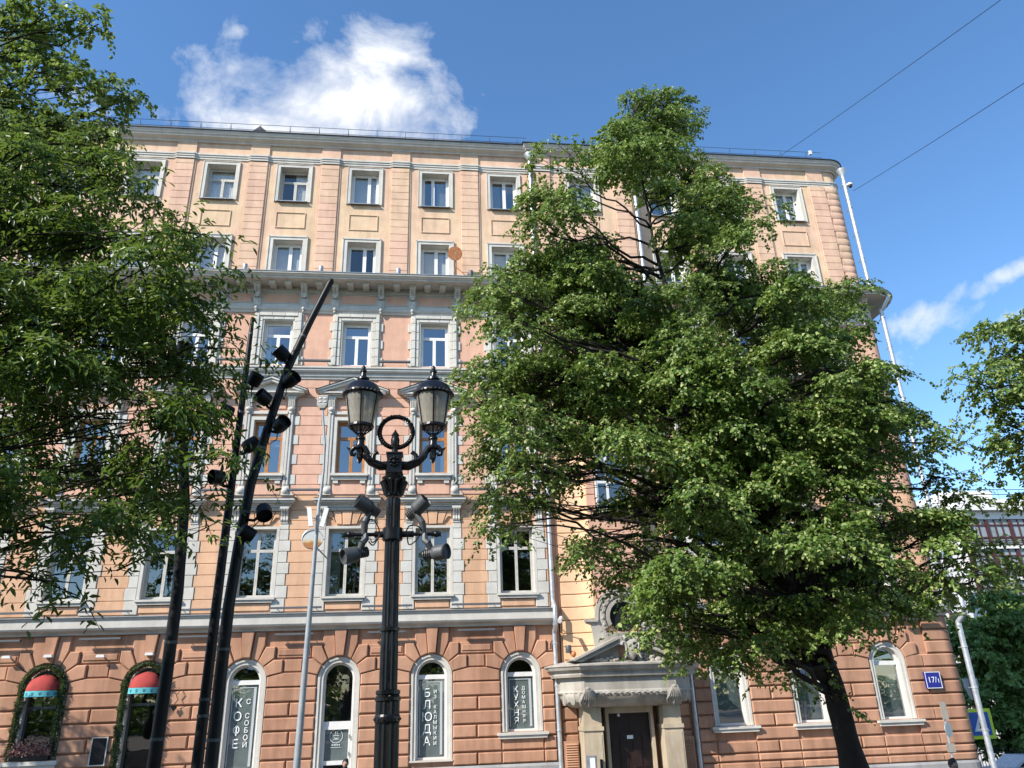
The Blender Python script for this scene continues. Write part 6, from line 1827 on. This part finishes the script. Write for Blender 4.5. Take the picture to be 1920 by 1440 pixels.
# neighbouring block seen in the gap left of it
a = AT(1725, 945, 62); NB = thing('grey_building', 'pale block with dark windows in the gap behind the corner', 'building', (a.x, 64, -4))
part('wall', MB().box(a.x - 6, a.x + 2.4, 62, 72, -6, a.z), 'farwhite', NB)
for k in range(6):
    for j in range(3):
        xx = a.x - 4 + 2.1 * j; zz = a.z - 2.2 - 2.9 * k
        w = part('window', MB().box(xx, xx + 1.5, 61.9, 62.0, zz, zz + 1.6), 'maroon', NB); part('pane', MB().sheet([(xx + .1, 61.89, zz + .1), (xx + 1.4, 61.89, zz + .1), (xx + 1.4, 61.89, zz + 1.5), (xx + .1, 61.89, zz + 1.5)]), 'carglass', w)

# ------------------------------------------------------------------ iron fence and parked car in the side street
a = AT(1868, 1405, 38); xs = a.x - 2
FN = thing('iron_fence', 'dark iron railing along the side street below the trees', 'fence', (xs, 38, ground_z(xs)))
for k in range(40):
    x = xs + .16 * k; z = ground_z(x)
    part('picket', MB().tube([(x, 38, z), (x, 38, z + 1.5), (x, 38, z + 1.62)], [.018, .018, .004], 5), 'iron', FN)
for h in (.2, 1.35): part('rail', MB().tube([(xs, 38, ground_z(xs) + h), (xs + 6.3, 38, ground_z(xs + 6.3) + h)], .02, 5), 'iron', FN)

def car(cx, cy, z, label):
    t = thing('parked_car', label, 'car', (cx, cy, z))
    bd = MB(); prof = [(-2.1, .35), (-2.1, .72), (-1.95, .85), (-1.1, .95), (-.45, 1.42), (.75, 1.46), (1.45, 1.05), (2.0, .98), (2.12, .75), (2.12, .35)]
    n = len(prof); W = .86; v = []
    for s, k in ((-1, 1), (1, 1)):
        for x, h in prof: v.append((cx - x, cy + s * (W if h < 1 else W * .82), z + h))
    bd.add(v, [tuple(range(n))[::-1], tuple(range(n, 2 * n))] + [(i, (i + 1) % n, n + (i + 1) % n, n + i) for i in range(n)])
    part('body', bd, 'carwhite', t)
    for s in (-1, 1):
        part('side_window', MB().add([(cx + x, cy + s * (W * (.985 if h < 1 else .835)), z + h) for x, h in ((1.0, .97), (.42, 1.36), (-.72, 1.40), (-1.3, 1.03))], [(0, 1, 2, 3)]), 'carglass', t)
        for x in (-1.3, 1.3):
            w = part('wheel', MB().lathe((cx + x, cy + s * .72, z + .32), [(.32, -.1), (.32, .1)], 18, axis=(0, 1, 0)), 'tyre', t)
            part('rim', MB().lathe((cx + x, cy + s * .83, z + .32), [(.2, -.01), (.2, .01)], 14, axis=(0, 1, 0)), 'zinc', w)
        part('headlight', MB().box(cx + 2.09, cx + 2.13, cy + s * .6 - .15, cy + s * .6 + .15, z + .62, z + .74), 'sign_white', t)
    part('windscreen', MB().add([(cx + 1.13, cy - .70, z + .965), (cx + 1.13, cy + .70, z + .965), (cx + .51, cy + .66, z + 1.40), (cx + .51, cy - .66, z + 1.40)], [(0, 1, 2, 3)]), 'carglass', t)
c = AT(1898, 1416, 33); car(c.x + .9, 33, c.z - 1.45, 'white car at the bottom right corner in the side street')

# ------------------------------------------------------------------ two passers-by whose heads reach into the picture
def person(top, gz, lookx, coat, label):
    H = top.z - gz; s = H / 1.7; x, y = top.x, top.y
    t = thing('person', label, 'person', (x, y, gz))
    V = [(0, 0, .95), (0, 0, 1.15), (0, 0, 1.36), (0, .0, 1.45), (0, -.01, 1.56), (.19, 0, 1.38), (.24, .02, 1.10), (.25, -.06, .86), (-.19, 0, 1.38), (-.24, .02, 1.10), (-.25, -.06, .86), (.10, 0, .90), (.11, .0, .50), (.11, .02, .08), (.11, -.13, .04), (-.10, 0, .90), (-.11, .05, .50), (-.11, .10, .08), (-.11, -.04, .04)]
    E_ = [(0, 1), (1, 2), (2, 3), (3, 4), (2, 5), (5, 6), (6, 7), (2, 8), (8, 9), (9, 10), (0, 11), (11, 12), (12, 13), (13, 14), (0, 15), (15, 16), (16, 17), (17, 18)]
    rad = [.15, .14, .16, .055, .075, .07, .05, .035, .07, .05, .035, .095, .065, .045, .04, .095, .065, .045, .04]
    me = bpy.data.meshes.new('body'); me.from_pydata([(a * s, b * s, c * s) for a, b, c in V], E_, [])
    o = bpy.data.objects.new('body', me); COL.objects.link(o); o.location = (x, y, gz); setp(o, t)
    sk = o.modifiers.new('skin', 'SKIN'); ss = o.modifiers.new('sub', 'SUBSURF'); ss.levels = ss.render_levels = 1
    for i, r in enumerate(rad): me.skin_vertices[0].data[i].radius = (r * s, r * s)
    me.skin_vertices[0].data[0].use_root = True
    me.materials.append(M[coat])
    hx, hy, hz = x + .0, y - .01, gz + 1.585 * s
    h = MB(); h.ball((hx, hy, hz), .105 * s, 14, 10, (.82, .95, 1.12)); h.ball((hx, hy - .10 * s, hz - .005), .018 * s, 6, 4, (.8, 1, 1.4)); 
    for q in (-1, 1): h.ball((hx + q * .088 * s, hy + .01, hz), .022 * s, 6, 4, (.5, .8, 1.3)); h.ball((hx + q * .034 * s, hy - .088 * s, hz + .018 * s), .012 * s, 6, 4)
    h.tube([(hx, hy + .01, hz - .16 * s), (hx, hy, hz - .05 * s)], .05 * s, 10)
    part('head', h, 'skin', t, True)
    hr = MB(); hr.ball((hx, hy + .018 * s, hz + .022 * s), .112 * s, 14, 8, (.86, .98, 1.06)); hr.ball((hx + .03 * s, hy + .02 * s, hz + .09 * s), .06 * s, 8, 6)
    part('hair', hr, 'hair', t, True)
pa = AT(648, 1424, 22.0); person(pa, ground_z(pa.x) - .02, 0, 'cloth_dark', 'dark-haired person whose head just shows below the café door')
pb = AT(1785, 1424, 18.0); person(pb, ground_z(pb.x) - .02, 0, 'cloth_white', 'dark-haired person in white at the bottom edge near the corner sign post')
